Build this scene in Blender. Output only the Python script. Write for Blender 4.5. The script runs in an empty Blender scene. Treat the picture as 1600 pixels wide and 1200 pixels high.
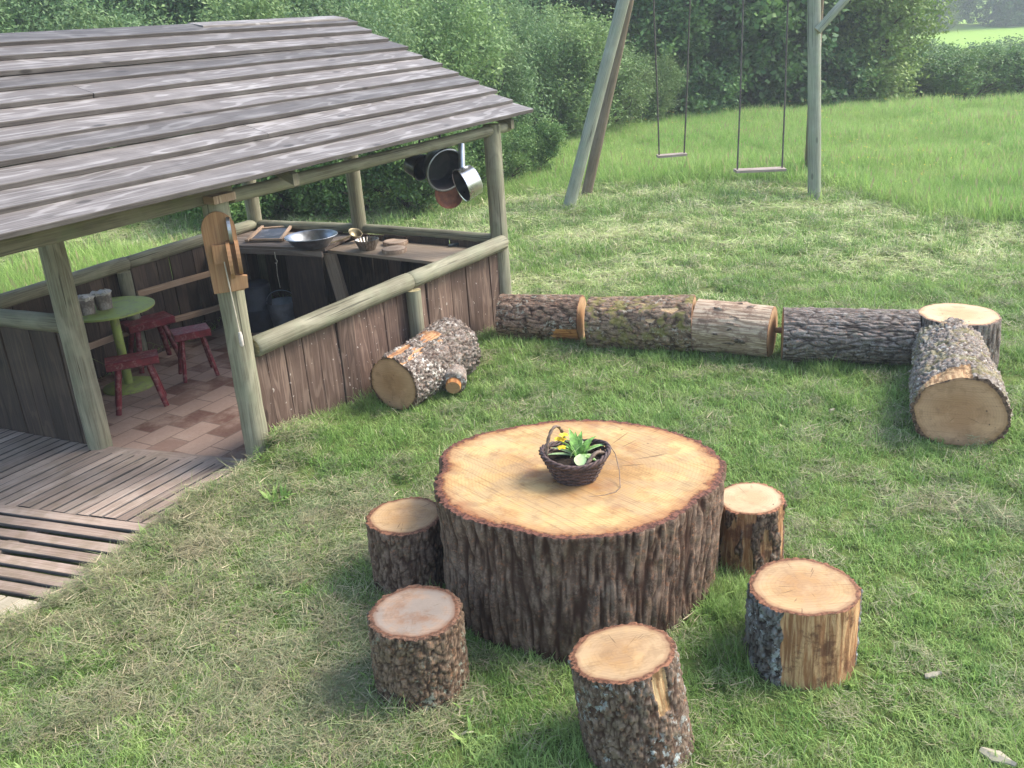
import bpy, math, random
import numpy as np
from mathutils import Vector, Matrix, noise as mnoise
rng = np.random.default_rng(7); random.seed(7)
S = bpy.context.scene
COL = S.collection
PI = math.pi
# ------------------------------------------------------------------ camera
CAM_H = 2.5; FPX = 1450.0; PITCH = math.radians(21.5); ROLL = math.radians(-3.9)
cd = bpy.data.cameras.new('camera'); cam = bpy.data.objects.new('camera', cd); COL.objects.link(cam)
F = Vector((0, math.cos(PITCH), -math.sin(PITCH)))
R0 = Vector((1, 0, 0)); U0 = R0.cross(F)
RR = R0*math.cos(ROLL) + U0*math.sin(ROLL); UU = RR.cross(F)
cam.matrix_world = Matrix(((RR.x, UU.x, -F.x, 0), (RR.y, UU.y, -F.y, 0), (RR.z, UU.z, -F.z, CAM_H), (0, 0, 0, 1)))
cd.sensor_width = 36; cd.lens = 36*FPX/1600; cd.clip_end = 1000; cd.clip_start = .05
S.camera = cam
# ------------------------------------------------------------------ light
SUN_AZ = math.radians(80); SUN_EL = math.radians(47)      # azimuth from +Y towards +X
w = bpy.data.worlds.new('World'); S.world = w; w.use_nodes = True
wn = w.node_tree; sky = wn.nodes.new('ShaderNodeTexSky'); sky.sky_type = 'NISHITA'; sky.sun_disc = False
sky.sun_elevation = SUN_EL; sky.sun_rotation = SUN_AZ; sky.air_density = 1.3; sky.dust_density = 2.5
wn.links.new(sky.outputs[0], wn.nodes['Background'].inputs[0]); wn.nodes['Background'].inputs[1].default_value = 0.15
sd = bpy.data.lights.new('sun', 'SUN'); sd.energy = 1.9; sd.angle = math.radians(22); sd.color = (1, .95, .86)
sun = bpy.data.objects.new('sun', sd); COL.objects.link(sun)
sdir = Vector((math.sin(SUN_AZ)*math.cos(SUN_EL), math.cos(SUN_AZ)*math.cos(SUN_EL), math.sin(SUN_EL)))
sun.rotation_euler = sdir.to_track_quat('Z', 'Y').to_euler()
S.view_settings.view_transform = 'Standard'; S.view_settings.look = 'None'
S.view_settings.exposure = 1.45; S.view_settings.gamma = 1
S.cycles.max_bounces = 6; S.cycles.transparent_max_bounces = 8; S.cycles.volume_bounces = 0
S.cycles.use_denoising = True

# ------------------------------------------------------------------ measuring helpers (photo pixel -> point in the place)
def ray(x, y): return F*FPX + RR*(x-800) - UU*(y-600)
def at(x, y, z=0.0):
    d = ray(x, y); t = (z-CAM_H)/d.z
    return Vector((0, 0, CAM_H)) + d*t
V = Vector
def lerp(a, b, t): return a + (b-a)*t
def sstep(a, b, x):
    t = min(1, max(0, (x-a)/(b-a))); return t*t*(3-2*t)

# ------------------------------------------------------------------ object helpers
ORG = {}
def tagp(o, label=None, cat=None, group=None, kind=None):
    if label: o['label'] = label
    if cat: o['category'] = cat
    if group: o['group'] = group
    if kind: o['kind'] = kind
    return o
def thing(name, label, cat, loc=(0, 0, 0), group=None):
    o = bpy.data.objects.new(name, None); COL.objects.link(o); o.location = loc; o.empty_display_size = .1
    ORG[o.name] = V(loc)
    return tagp(o, label, cat, group)
class MB:
    def __init__(s): s.v = []; s.f = []; s.uv = []; s.rnd = []; s.mi = []; s.va = {}
    def add(s, vs, fs, uvs=None, rnd=0.0, mi=0):
        b = len(s.v); s.v += [tuple(p) for p in vs]
        for i, f in enumerate(fs):
            s.f.append(tuple(b+k for k in f)); s.uv.append(uvs[i] if uvs else [(0, 0)]*len(f)); s.rnd.append(rnd); s.mi.append(mi)
    def build(s, name, mats, parent=None, smooth=False, loc=None, sharp=None):
        if not isinstance(mats, (list, tuple)): mats = [mats]
        org = ORG[parent.name] if parent is not None else V(loc or (0, 0, 0))
        arr = np.array(s.v, dtype=np.float64) - np.array(org)
        me = bpy.data.meshes.new(name); me.from_pydata(arr.tolist(), [], s.f)
        ul = me.uv_layers.new(name='UVMap'); ul.data.foreach_set('uv', np.array([c for f in s.uv for p in f for c in p], dtype=np.float32))
        a = me.attributes.new('rnd', 'FLOAT', 'FACE'); a.data.foreach_set('value', np.array(s.rnd, dtype=np.float32))
        for k, vals in s.va.items():
            a = me.attributes.new(k, 'FLOAT', 'POINT'); a.data.foreach_set('value', np.array(vals, dtype=np.float32))
        for m in mats: me.materials.append(m)
        me.polygons.foreach_set('material_index', s.mi)
        if smooth: me.polygons.foreach_set('use_smooth', [True]*len(s.f))
        me.update()
        if sharp is not None:
            try: me.set_sharp_from_angle(angle=math.radians(sharp))
            except Exception: pass
        o = bpy.data.objects.new(name, me); COL.objects.link(o)
        if parent is not None: o.parent = parent
        else: o.location = org
        ORG[o.name] = org
        return o
def frame(d):
    d = d.normalized(); a = V((0, 0, 1)) if abs(d.z) < .9 else V((0, 1, 0))
    e1 = a.cross(d).normalized(); return d, e1, d.cross(e1)
def plank(mb, p0, p1, wv, tv, nseg=6, jit=.002, rnd=None, ch=.003, mi=0, bow=0.0, edge=None):
    """board from p0 to p1 (centre line); wv, tv: full width / thickness vectors"""
    p0, p1, wv, tv = V(p0), V(p1), V(wv), V(tv); rnd = random.random() if rnd is None else rnd
    L = (p1-p0).length; W = wv.length; T = tv.length; wd = wv.normalized(); td = tv.normalized(); ch = min(ch, T*.3, W*.3)
    hw, ht = W/2, T/2
    sec = [(-hw+ch, -ht), (hw-ch, -ht), (hw, -ht+ch), (hw, ht-ch), (hw-ch, ht), (-hw+ch, ht), (-hw, ht-ch), (-hw, -ht+ch)]
    per = [0]
    for i in range(8): a, b = sec[i], sec[(i+1) % 8]; per.append(per[-1]+math.hypot(a[0]-b[0], a[1]-b[1]))
    vs = []; uo = rnd*13.7
    bb = random.uniform(-bow, bow)
    for k in range(nseg+1):
        t = k/nseg; c = lerp(p0, p1, t) + td*(bb*math.sin(t*PI))
        j1 = random.uniform(-jit, jit); j2 = random.uniform(-jit, jit)
        for (x, y) in sec: vs.append(c + wd*(x+(j1 if x < 0 else j2)) + td*y)
    fs = []; uvs = []
    for k in range(nseg):
        for i in range(8):
            j = (i+1) % 8; fs.append((k*8+i, k*8+j, k*8+8+j, k*8+8+i))
            u0, u1 = uo+L*k/nseg, uo+L*(k+1)/nseg
            uvs.append([(u0, per[i]), (u0, per[i+1]), (u1, per[i+1]), (u1, per[i])])
    fs.append(tuple(range(7, -1, -1))); uvs.append([(uo+sec[i][1], sec[i][0]) for i in range(7, -1, -1)])
    fs.append(tuple(nseg*8+i for i in range(8))); uvs.append([(uo+sec[i][1], sec[i][0]) for i in range(8)])
    n0 = len(mb.mi); mb.add(vs, fs, uvs, rnd, mi)
    if edge is not None:
        for k in range(nseg):
            for i in (0, 1, 2, 3, 5, 6, 7): mb.mi[n0+k*8+i] = edge
        mb.mi[n0+nseg*8] = mb.mi[n0+nseg*8+1] = edge
def tube(mb, path, radii, n=14, rnd=None, caps=True, mi=0, cmi=None, wob=0.0, flat=1.0):
    path = [V(p) for p in path]; rnd = random.random() if rnd is None else rnd
    if not isinstance(radii, (list, tuple)): radii = [radii]*len(path)
    vs = []; L = [0]
    for i in range(1, len(path)): L.append(L[-1]+(path[i]-path[i-1]).length)
    e1 = None
    for i, p in enumerate(path):
        d = (path[min(i+1, len(path)-1)]-path[max(i-1, 0)]).normalized()
        if e1 is None: _, e1, e2 = frame(d)
        else: e1 = (e1-d*e1.dot(d)).normalized(); e2 = d.cross(e1)
        for j in range(n):
            a = 2*PI*j/n; r = radii[i]
            if wob: r *= 1+wob*mnoise.noise(V((math.cos(a)*1.3+rnd*50, math.sin(a)*1.3, L[i]*2.0)))
            vs.append(p+e1*math.cos(a)*r+e2*math.sin(a)*r*flat)
    fs = []; uvs = []; uo = rnd*9.1; rm = max(radii)
    for i in range(len(path)-1):
        for j in range(n):
            k = (j+1) % n; fs.append((i*n+j, i*n+k, i*n+n+k, i*n+n+j))
            v0, v1 = 2*PI*rm*j/n, 2*PI*rm*(j+1)/n
            uvs.append([(uo+L[i], v0), (uo+L[i], v1), (uo+L[i+1], v1), (uo+L[i+1], v0)])
    mb.add(vs, fs, uvs, rnd, mi)
    if caps:
        for e, b in ((0, 0), (1, (len(path)-1)*n)):
            idx = list(range(n)); r = radii[0 if e == 0 else -1]
            if e == 0: idx = idx[::-1]
            vv = [vs[b+i] for i in idx]
            mb.add(vv, [tuple(range(n))], [[(r*math.cos(2*PI*i/n), r*math.sin(2*PI*i/n)) for i in idx]], rnd, mi if cmi is None else cmi)
def seg(p0, p1, n=8): return [lerp(V(p0), V(p1), i/n) for i in range(n+1)]
def lathe(mb, prof, n, M=None, rnd=0.0, mi=0, flute=0, fa=0.0):
    M = M or Matrix(); vs = []
    for (r, z) in prof:
        for j in range(n):
            a = 2*PI*j/n; q = r*(1+(fa*math.cos(a*flute) if flute else 0)); vs.append(M @ V((q*math.cos(a), q*math.sin(a), z)))
    fs = []; uvs = []
    for i in range(len(prof)-1):
        for j in range(n):
            k = (j+1) % n; fs.append((i*n+j, i*n+k, i*n+n+k, i*n+n+j))
            uvs.append([(j/n, i*.1), (j/n+1/n, i*.1), (j/n+1/n, i*.1+.1), (j/n, i*.1+.1)])
    mb.add(vs, fs, uvs, rnd, mi)
def axisM(loc, d):
    d, e1, e2 = frame(V(d)); return Matrix(((e1.x, e2.x, d.x, loc[0]), (e1.y, e2.y, d.y, loc[1]), (e1.z, e2.z, d.z, loc[2]), (0, 0, 0, 1)))

# ------------------------------------------------------------------ material helpers
class NT:
    def __init__(s, name):
        s.m = bpy.data.materials.new(name); s.m.use_nodes = True; s.t = s.m.node_tree; s.t.nodes.clear()
        s.out = s.t.nodes.new('ShaderNodeOutputMaterial')
    def n(s, typ, ins=None, **props):
        nd = s.t.nodes.new(typ)
        for k, v in props.items(): setattr(nd, k, v)
        for k, v in (ins or {}).items():
            so = nd.inputs[k]
            if isinstance(v, bpy.types.NodeSocket): s.t.links.new(v, so)
            else: so.default_value = v
        return nd
    def math(s, op, a, b=0.0, c=0.0, clamp=False):
        return s.n('ShaderNodeMath', {0: a, 1: b, 2: c}, operation=op, use_clamp=clamp).outputs[0]
    def mix(s, f, a, b, bt='MIX'):
        if isinstance(a, tuple) and len(a) == 3: a = a+(1,)
        if isinstance(b, tuple) and len(b) == 3: b = b+(1,)
        return s.n('ShaderNodeMix', {0: f, 6: a, 7: b}, data_type='RGBA', blend_type=bt).outputs[2]
    def rng(s, x, a, b, c=0.0, d=1.0):
        return s.n('ShaderNodeMapRange', {0: x, 1: a, 2: b, 3: c, 4: d}, interpolation_type='SMOOTHSTEP').outputs[0]
    def noise(s, vec, scale=5.0, detail=3.0, rough=.55, dist=0.0):
        return s.n('ShaderNodeTexNoise', {'Vector': vec, 'Scale': scale, 'Detail': detail, 'Roughness': rough, 'Distortion': dist}).outputs[0]
    def xyz(s, x, y, z): return s.n('ShaderNodeCombineXYZ', {0: x, 1: y, 2: z}).outputs[0]
    def attr(s, name): return s.n('ShaderNodeAttribute', attribute_name=name).outputs['Fac']
    def sep(s, v): return s.n('ShaderNodeSeparateXYZ', {0: v}).outputs
    def uv(s): return s.n('ShaderNodeUVMap', uv_map='UVMap').outputs[0]
    def obj(s): return s.n('ShaderNodeTexCoord').outputs['Object']
    def pos(s): return s.n('ShaderNodeNewGeometry').outputs['Position']
    def bump(s, h, strength=.4, dist=.01): return s.n('ShaderNodeBump', {'Height': h, 'Strength': strength, 'Distance': dist}).outputs[0]
    def fin(s, col, rough=.8, nor=None, metal=0.0, spec=.3, trans=None):
        ins = {'Base Color': col if isinstance(col, bpy.types.NodeSocket) else (tuple(col)+(1,) if len(col) == 3 else col), 'Roughness': rough, 'Metallic': metal, 'Specular IOR Level': spec}
        if nor is not None: ins['Normal'] = nor
        p = s.n('ShaderNodeBsdfPrincipled', ins).outputs[0]
        if trans:
            tr = s.n('ShaderNodeBsdfTranslucent', {'Color': ins['Base Color']}).outputs[0]
            p = s.n('ShaderNodeMixShader', {0: trans, 1: p, 2: tr}).outputs[0]
        s.t.links.new(p, s.out.inputs[0]); return s.m
def wood(name, dark, mid, light, us=.8, vs=8., rings=7., fibre=160., rough=.7, tone=.5, green=None, gamt=0.0, bump=.35, specks=0.0, lw=.35, linecol=None, spec=.3, ckt=.70):
    t = NT(name); su = t.sep(t.uv()); rn = t.attr('rnd')
    ob = t.n('ShaderNodeTexCoord').outputs['Object']
    vec = t.xyz(t.math('MULTIPLY', su[0], us), t.math('MULTIPLY', su[1], vs), t.math('MULTIPLY', rn, 37.))
    n1 = t.noise(vec, 1.0, 2.0, .45, .35)
    ln = t.math('SINE', t.math('MULTIPLY', n1, rings*6.283))
    ln = t.math('MULTIPLY_ADD', ln, .5, .5)
    fib = t.noise(t.xyz(t.math('MULTIPLY', su[0], 3.5), t.math('MULTIPLY', su[1], fibre), t.math('MULTIPLY', rn, 11.)), 1.0, 3.0, .6)
    dirt = t.noise(ob, 3.2, 5.0, .62)
    base = t.mix(t.rng(fib, .3, .7), dark, mid)
    base = t.mix(t.math('MULTIPLY', t.rng(ln, .76, .98), t.math('MULTIPLY', t.rng(dirt, .25, .62, .35, 1.), lw*2.2), clamp=True), base, light if linecol is None else linecol)
    base = t.mix(t.rng(dirt, .45, .75, 0, .35), base, light)
    ts = t.math('MULTIPLY_ADD', rn, tone, 1-tone*.55)
    base = t.mix(1.0, base, t.n('ShaderNodeCombineColor', {0: ts, 1: ts, 2: ts}).outputs[0], 'MULTIPLY')
    if green: base = t.mix(t.math('MULTIPLY', t.rng(t.noise(ob, 6.0, 5.0, .65), .45, .66), gamt), base, green)
    ck = t.noise(t.xyz(t.math('MULTIPLY', su[0], 1.3), t.math('MULTIPLY', su[1], 55.), t.math('MULTIPLY', rn, 23.)), 1.0, 2.0, .5)
    crk = t.rng(ck, ckt, ckt+.03); base = t.mix(t.math('MULTIPLY', crk, .75), base, tuple(c*.3 for c in dark))
    kv = t.n('ShaderNodeTexVoronoi', {'Vector': t.xyz(t.math('MULTIPLY', su[0], 2.2), t.math('MULTIPLY', su[1], 6.), t.math('MULTIPLY', rn, 9.)), 'Scale': 1.}).outputs['Distance']
    base = t.mix(t.rng(kv, .13, .07, 0, .75), base, tuple(c*.45 for c in dark))
    if specks: base = t.mix(t.math('MULTIPLY', t.rng(t.noise(ob, 45., 1., .3), .74, .77), specks), base, (.5, .45, .4))
    h = t.math('SUBTRACT', t.math('ADD', t.math('MULTIPLY', fib, .5), t.math('MULTIPLY', ln, .35)), t.math('MULTIPLY', crk, 1.0))
    return t.fin(base, rough, t.bump(h, bump, .004), spec=spec)
def flat(name, col, rough=.5, metal=0.0, var=.25, scale=14., spec=.4, bump=0.0, wear=None, wamt=0.0, wscale=9.):
    t = NT(name); ob = t.obj(); n1 = t.noise(ob, scale, 5., .6)
    c = t.mix(t.rng(n1, .3, .7), tuple(x*(1-var) for x in col), tuple(min(1, x*(1+var)) for x in col))
    if wear: c = t.mix(t.math('MULTIPLY', t.rng(t.noise(ob, wscale, 6., .7), .5, .62), wamt), c, wear)
    return t.fin(c, t.rng(n1, .2, .8, rough*.8, min(1, rough*1.25)), t.bump(n1, bump, .004) if bump else None, metal, spec)
def bark(name, plate, plate2, crack, lichen=(.42, .45, .41), lam=.3, moss=None, mam=0.0, bare=(.30, .17, .08), bare2=(.55, .40, .22), bare3=None):
    plate, plate2, crack = [tuple(x*k for x in q) for q, k in ((plate, .72), (plate2, .84), (crack, .62))]
    t = NT(name); ob = t.obj(); h = t.attr('h'); s = t.attr('s'); su = t.sep(t.uv())
    n1 = t.noise(ob, 22., 6., .65); n2 = t.noise(ob, 90., 4., .6); n3 = t.noise(ob, 5., 4., .6)
    p = t.mix(t.rng(n1, .35, .65), plate, plate2)
    p = t.mix(t.rng(n2, .45, .7, 0, .5), p, tuple(min(1, x*1.7) for x in plate2))
    p = t.mix(t.rng(t.noise(ob, 48., 4., .7), .56, .66, 0, .65), p, tuple(min(1, x*y) for x, y in zip(plate2, (1.7, 1.05, .72))))
    p = t.mix(t.rng(t.noise(ob, 14., 4., .6), .52, .68, 0, .45), p, tuple(x*y for x, y in zip(plate, (.9, 1.15, .85))))
    c = t.mix(t.rng(h, .0, .72), crack, p)
    sk = t.noise(t.xyz(t.math('MULTIPLY', su[0], 7.), t.math('MULTIPLY', su[1], 60.), 2.), 1., 4., .65)
    c = t.mix(t.rng(sk, .5, .7, 0, .55), c, crack)
    lm = t.math('MULTIPLY', t.math('MULTIPLY', t.rng(t.noise(ob, 30., 5., .72), .54, .6), t.rng(n3, .42, .6)), lam)
    c = t.mix(lm, c, lichen)
    if moss: c = t.mix(t.math('MULTIPLY', t.rng(t.noise(ob, 9., 5., .6), .5, .6), mam), c, moss)
    fib = t.noise(t.xyz(t.math('MULTIPLY', su[0], 5.), t.math('MULTIPLY', su[1], 55.), 0.), 1., 5., .65, .6)
    b = t.mix(t.rng(fib, .40, .62), bare, bare2)
    b = t.mix(t.rng(t.noise(ob, 8., 5., .7), .5, .62, 0, .8), b, bare3 or tuple(x*.35 for x in bare))
    c = t.mix(t.rng(s, .4, .6), c, b)
    hh = t.math('ADD', t.math('MULTIPLY', n2, .5), t.math('MULTIPLY', n1, .7))
    return t.fin(c, .9, t.bump(t.math('ADD', hh, t.math('MULTIPLY', fib, .3)), .6, .008), spec=.15)
def cutmat(name, heart, sap, rim, barkc, R, gray=0.0, edge=.94, sawdir=0.0, streak=.35, red=0.0, ringa=.15):
    t = NT(name); su = t.sep(t.uv()); rr = t.attr('rr'); orn = t.math('MULTIPLY', t.n('ShaderNodeObjectInfo').outputs['Random'], 23.); ob = t.xyz(su[0], su[1], orn)
    nz = t.noise(ob, 6., 5., .6); nf = t.noise(ob, 40., 4., .6)
    r2 = t.math('ADD', rr, t.math('MULTIPLY_ADD', nz, .12, -.06))
    c = t.mix(t.rng(r2, .25, .85), heart, sap)
    rg = t.math('SINE', t.math('MULTIPLY_ADD', nz, 7., t.math('MULTIPLY', rr, R*420.)))
    c = t.mix(t.math('MULTIPLY', t.rng(rg, .2, 1.), ringa), c, tuple(x*.55 for x in heart))
    ca, sa = math.cos(sawdir), math.sin(sawdir)
    sx = t.math('ADD', t.math('MULTIPLY', su[0], ca), t.math('MULTIPLY', su[1], sa)); sy = t.math('SUBTRACT', t.math('MULTIPLY', su[1], ca), t.math('MULTIPLY', su[0], sa))
    saw = t.noise(t.xyz(t.math('MULTIPLY', sx, 2.), t.math('MULTIPLY', sy, 110.), 0.), 1., 3., .6, .2)
    big = t.noise(ob, 4.5, 6., .65)
    c = t.mix(t.math('MULTIPLY', t.rng(saw, .48, .66), streak), c, tuple(x*.5 for x in heart))
    c = t.mix(t.rng(big, .50, .64, 0, .55), c, tuple(min(1, x*1.2) for x in sap))
    c = t.mix(t.rng(t.noise(ob, 11., 6., .72), .50, .64, 0, .45), c, tuple(x*.62 for x in heart))
    c = t.mix(t.rng(t.noise(ob, 3.1, 5., .6), .5, .66, 0, .25+red), c, rim)
    if gray: c = t.mix(t.rng(t.noise(ob, 7., 6., .7), .42, .58, 0, gray), c, (.225, .195, .165))
    ang = t.math('ARCTAN2', su[1], su[0])
    cr = t.noise(t.xyz(t.math('MULTIPLY', ang, 9.), t.math('MULTIPLY', rr, 1.1), orn), 1., 2., .5)
    crk = t.math('MULTIPLY', t.rng(cr, .675, .70), t.rng(rr, .12, .2)); c = t.mix(t.math('MULTIPLY', crk, .55), c, (.08, .05, .03))
    c = t.mix(t.math('MULTIPLY', t.rng(t.noise(ob, 26., 2., .5), .73, .76), .8), c, (.08, .05, .035))
    er = t.math('ADD', rr, t.math('ADD', t.math('MULTIPLY_ADD', nf, .05, -.025), t.math('MULTIPLY_ADD', t.noise(ob, 13., 3., .6), .16, -.075)))
    rimn = t.mix(t.rng(t.noise(ob, 70., 4., .7), .40, .62), rim, tuple(x*.45 for x in barkc)); rimn2 = t.mix(t.rng(t.noise(ob, 55., 5., .7), .42, .6), tuple(min(1, x*1.25) for x in barkc), tuple(x*.4 for x in barkc))
    c = t.mix(t.rng(er, edge-.10, edge, 0, .45), c, rim)
    c = t.mix(t.rng(er, edge-.01, edge+.04), c, rimn)
    c = t.mix(t.rng(er, .985, 1.01), c, rimn2)
    return t.fin(c, .75, t.bump(t.math('ADD', saw, t.math('MULTIPLY', nf, .6)), .35, .004), spec=.2)
def metal(name, col, rough, var=.2, wear=None, wamt=0.): return flat(name, col, rough, 1.0, var, 9., .5, .15, wear, wamt, 6.)

# wood family
M_roof = wood('roof_wood', (.088, .077, .072), (.165, .148, .140), (.29, .268, .256), us=1.1, vs=8.0, rings=5.5, fibre=120, rough=.62, tone=.8, lw=.17, linecol=(.42, .40, .39), bump=.25, spec=.3)
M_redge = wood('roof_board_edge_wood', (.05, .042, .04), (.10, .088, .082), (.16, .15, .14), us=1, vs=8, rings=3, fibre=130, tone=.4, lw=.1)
M_roofold = wood('old_roof_wood', (.07, .07, .06), (.16, .16, .13), (.30, .30, .24), green=(.10, .13, .05), gamt=.7, tone=.3)
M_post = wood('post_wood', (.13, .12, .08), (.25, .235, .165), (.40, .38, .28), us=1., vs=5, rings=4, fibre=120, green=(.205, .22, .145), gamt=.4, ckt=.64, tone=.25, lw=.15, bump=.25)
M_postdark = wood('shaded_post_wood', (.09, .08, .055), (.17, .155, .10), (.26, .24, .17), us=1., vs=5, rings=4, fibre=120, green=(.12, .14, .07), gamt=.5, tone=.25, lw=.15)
M_end = wood('post_end_grain', (.20, .17, .09), (.33, .28, .15), (.42, .36, .22), us=20, vs=20, rings=6, fibre=60, tone=.2)
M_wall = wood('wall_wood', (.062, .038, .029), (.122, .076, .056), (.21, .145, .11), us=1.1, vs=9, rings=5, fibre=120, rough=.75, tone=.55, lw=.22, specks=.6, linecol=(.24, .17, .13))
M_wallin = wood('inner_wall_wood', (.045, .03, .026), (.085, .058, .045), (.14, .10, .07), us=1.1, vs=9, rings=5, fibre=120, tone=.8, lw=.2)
M_batten = wood('batten_wood', (.26, .17, .11), (.38, .26, .18), (.50, .38, .28), us=1., vs=20, rings=3, fibre=200, tone=.3)
M_deck = wood('deck_wood', (.23, .165, .135), (.38, .295, .245), (.50, .42, .36), us=1., vs=14, rings=3, fibre=150, tone=.45, lw=.15, green=(.13, .11, .06), gamt=.25, bump=.4)
M_slat = wood('slat_wood', (.23, .165, .135), (.37, .285, .235), (.47, .385, .33), us=1., vs=14, rings=3, fibre=150, tone=.4, lw=.15, green=(.14, .11, .05), gamt=.35, bump=.4)
M_pale = wood('pale_deck_wood', (.33, .28, .20), (.46, .41, .31), (.58, .52, .42), us=1., vs=14, rings=3, fibre=150, tone=.3, lw=.15)
M_bench = wood('worktop_dark_wood', (.10, .07, .055), (.18, .14, .11), (.30, .25, .21), us=1., vs=10, rings=4, fibre=130, tone=.2)
M_bench2 = wood('worktop_pale_wood', (.20, .145, .10), (.32, .25, .18), (.42, .35, .28), us=1., vs=10, rings=3, fibre=130, tone=.2, lw=.1)
M_toy = wood('varnished_pine', (.26, .135, .065), (.37, .21, .105), (.47, .30, .165), us=1.2, vs=9, rings=4, fibre=140, rough=.5, tone=.25, lw=.2, linecol=(.24, .12, .05))
M_swing = wood('swing_post_wood', (.19, .20, .15), (.32, .335, .26), (.46, .47, .38), us=.6, vs=6, rings=3, fibre=120, green=(.24, .30, .20), gamt=.35, ckt=.65, tone=.2, lw=.12)
M_swingd = wood('swing_post_brown', (.13, .10, .07), (.22, .17, .12), (.32, .26, .20), us=.6, vs=6, rings=3, fibre=120, tone=.2, lw=.12)
M_seat = wood('swing_seat_wood', (.22, .17, .14), (.34, .27, .23), (.45, .37, .33), tone=.2)
M_red = flat('red_paint', (.17, .018, .026), .42, 0, .35, 12, .5, .2, (.34, .20, .17), .55, 26)
M_green = flat('green_paint', (.30, .36, .09), .5, 0, .12, 5, .4, .05, (.22, .20, .12), .6, 16)
M_rope = flat('rope', (.10, .09, .08), .9)
M_cord = flat('pale_cord', (.55, .48, .38), .9)
M_wick = flat('wicker', (.075, .045, .04), .6, 0, .6, 60, .4, .5)
M_wick2 = flat('wicker_handle', (.16, .11, .08), .6, 0, .5, 40, .4, .4)
M_soil = flat('soil', (.022, .016, .012), .95, 0, .5, 60, .1, 1.)
M_leafp = flat('primrose_leaf', (.15, .30, .06), .5, 0, .45, 60, .4)
M_leafp2 = flat('pale_primrose_leaf', (.33, .45, .20), .5, 0, .25, 30, .4)
M_yel = flat('yellow_petal', (.85, .62, .04), .5, 0, .1)
M_steel = metal('worn_steel', (.42, .44, .48), .42, .2, (.25, .22, .2), .5)
M_bright = metal('bright_aluminium', (.75, .76, .77), .28, .12, (.4, .4, .42), .3)
M_brass = metal('tarnished_brass', (.30, .25, .16), .45, .3)
M_tin = metal('fluted_tin', (.42, .39, .35), .42, .3, (.16, .11, .08), .6)
M_black = flat('black_enamel', (.018, .02, .026), .32, 0, .3, 8, .5, .05, (.05, .04, .045), .5)
M_rust = flat('rusty_metal', (.17, .07, .045), .8, .2, .4, 14, .3, .4, (.08, .05, .05), .5)
M_slate = flat('slate', (.05, .06, .085), .45, 0, .25, 10, .5, .1, (.2, .2, .22), .4)
M_zinc = metal('dull_zinc', (.22, .25, .29), .55, .25)
M_drum = flat('dark_blue_drum', (.03, .035, .05), .5)
M_pot = flat('grey_clay', (.20, .165, .145), .85, 0, .3, 18, .2, .3, (.5, .46, .42), .4)
M_potw = flat('crumpled_pale_paper', (.50, .45, .40), .85, 0, .3, 18, .2, .5)
M_knife = flat('dark_plastic', (.02, .03, .035), .4)

# ------------------------------------------------------------------ ground
u = V((math.sin(math.radians(31.1)), math.cos(math.radians(31.1)), 0)); nn = V((-u.y, u.x, 0))
A = V((-2.87, 5.89, 0)); B = V((-1.66, 5.45, 0)); C = V((-.02, 7.85, 0)); D = V((-1.33, 8.72, 0)); E = V((-2.45, 9.28, 0)); G = V((-3.97, 6.45, 0))
FZ = -.10
EDGE_Y = [-5, 2.0, 3.3, 3.80, 3.97, 4.68, 5.42]; EDGE_X = [-7, -4.6, -3.1, -2.47, -2.27, -1.99, -1.57]
def deckdepth(x, y):
    """signed distance (x) from the deck edge or hut wall: >0 on the lawn"""
    if y < 5.42: return x-float(np.interp(y, EDGE_Y, EDGE_X))
    if x < B.x and y < float(np.interp(x, [G.x-3, G.x, A.x, B.x], [G.y+.4, G.y, A.y, B.y]))+.14: return -.1
    # hut polygon
    P = [B, C, E, G]; dm = -9
    for i in range(4):
        a, b = P[i], P[(i+1) % 4]; e = (b-a).normalized(); nrm = V((e.y, -e.x, 0)); d = (V((x, y, 0))-a).dot(nrm)
        dm = max(dm, d)
    return -.1 if dm <= 0 else dm
def gz(x, y):
    d = deckdepth(x, y)
    z = .018*mnoise.noise(V((x*1.1, y*1.1, 0)))+.03*mnoise.noise(V((x*.33, y*.33, 5)))
    z += .11*math.exp(-(((x+1.42)**2+(y-5.42)**2)/.10)) + .05*math.exp(-(((x+1.75)**2+(y-4.75)**2)/.12))
    if y > 20: z += -2.5*sstep(21.0, 38, y)+2.0*sstep(50, 95, y)
    if y < 9.5: z = lerp(-.17, z, sstep(-.04, .09, d))
    return z
def axis_lines(fine0, fine1, step, far0, far1):
    a = list(np.arange(fine0, fine1+1e-6, step)); s = step; x = fine1
    while x < far1: s *= 1.25; x += s; a.append(x)
    s = step; x = fine0; b = []
    while x > far0: s *= 1.25; x -= s; b.append(x)
    return b[::-1]+a
gx = axis_lines(-4.6, 5.5, .07, -300, 300); gy = axis_lines(1.2, 12.5, .07, -60, 400)
mb = MB()
nx, ny = len(gx), len(gy)
vs = [(x, y, gz(x, y)) for y in gy for x in gx]
fs = [(j*nx+i, j*nx+i+1, (j+1)*nx+i+1, (j+1)*nx+i) for j in range(ny-1) for i in range(nx-1)]
mb.add(vs, fs)
t = NT('lawn_ground'); p = t.pos(); sp = t.sep(p)
n1 = t.noise(p, 1.3, 6., .65); n2 = t.noise(p, 30., 5., .7)
st = t.noise(t.xyz(t.math('MULTIPLY', sp[0], .5), t.math('MULTIPLY', sp[1], 1.8), 0.), 1., 5., .65, .4)
c = t.mix(t.rng(n1, .35, .65), (.07, .12, .03), (.12, .17, .045))
c = t.mix(t.rng(n2, .4, .7, 0, .6), c, (.14, .12, .06))
far = t.rng(sp[1], 7., 9.5)
c = t.mix(t.math('MULTIPLY', far, t.rng(st, .42, .6)), c, (.25, .27, .12))
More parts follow.
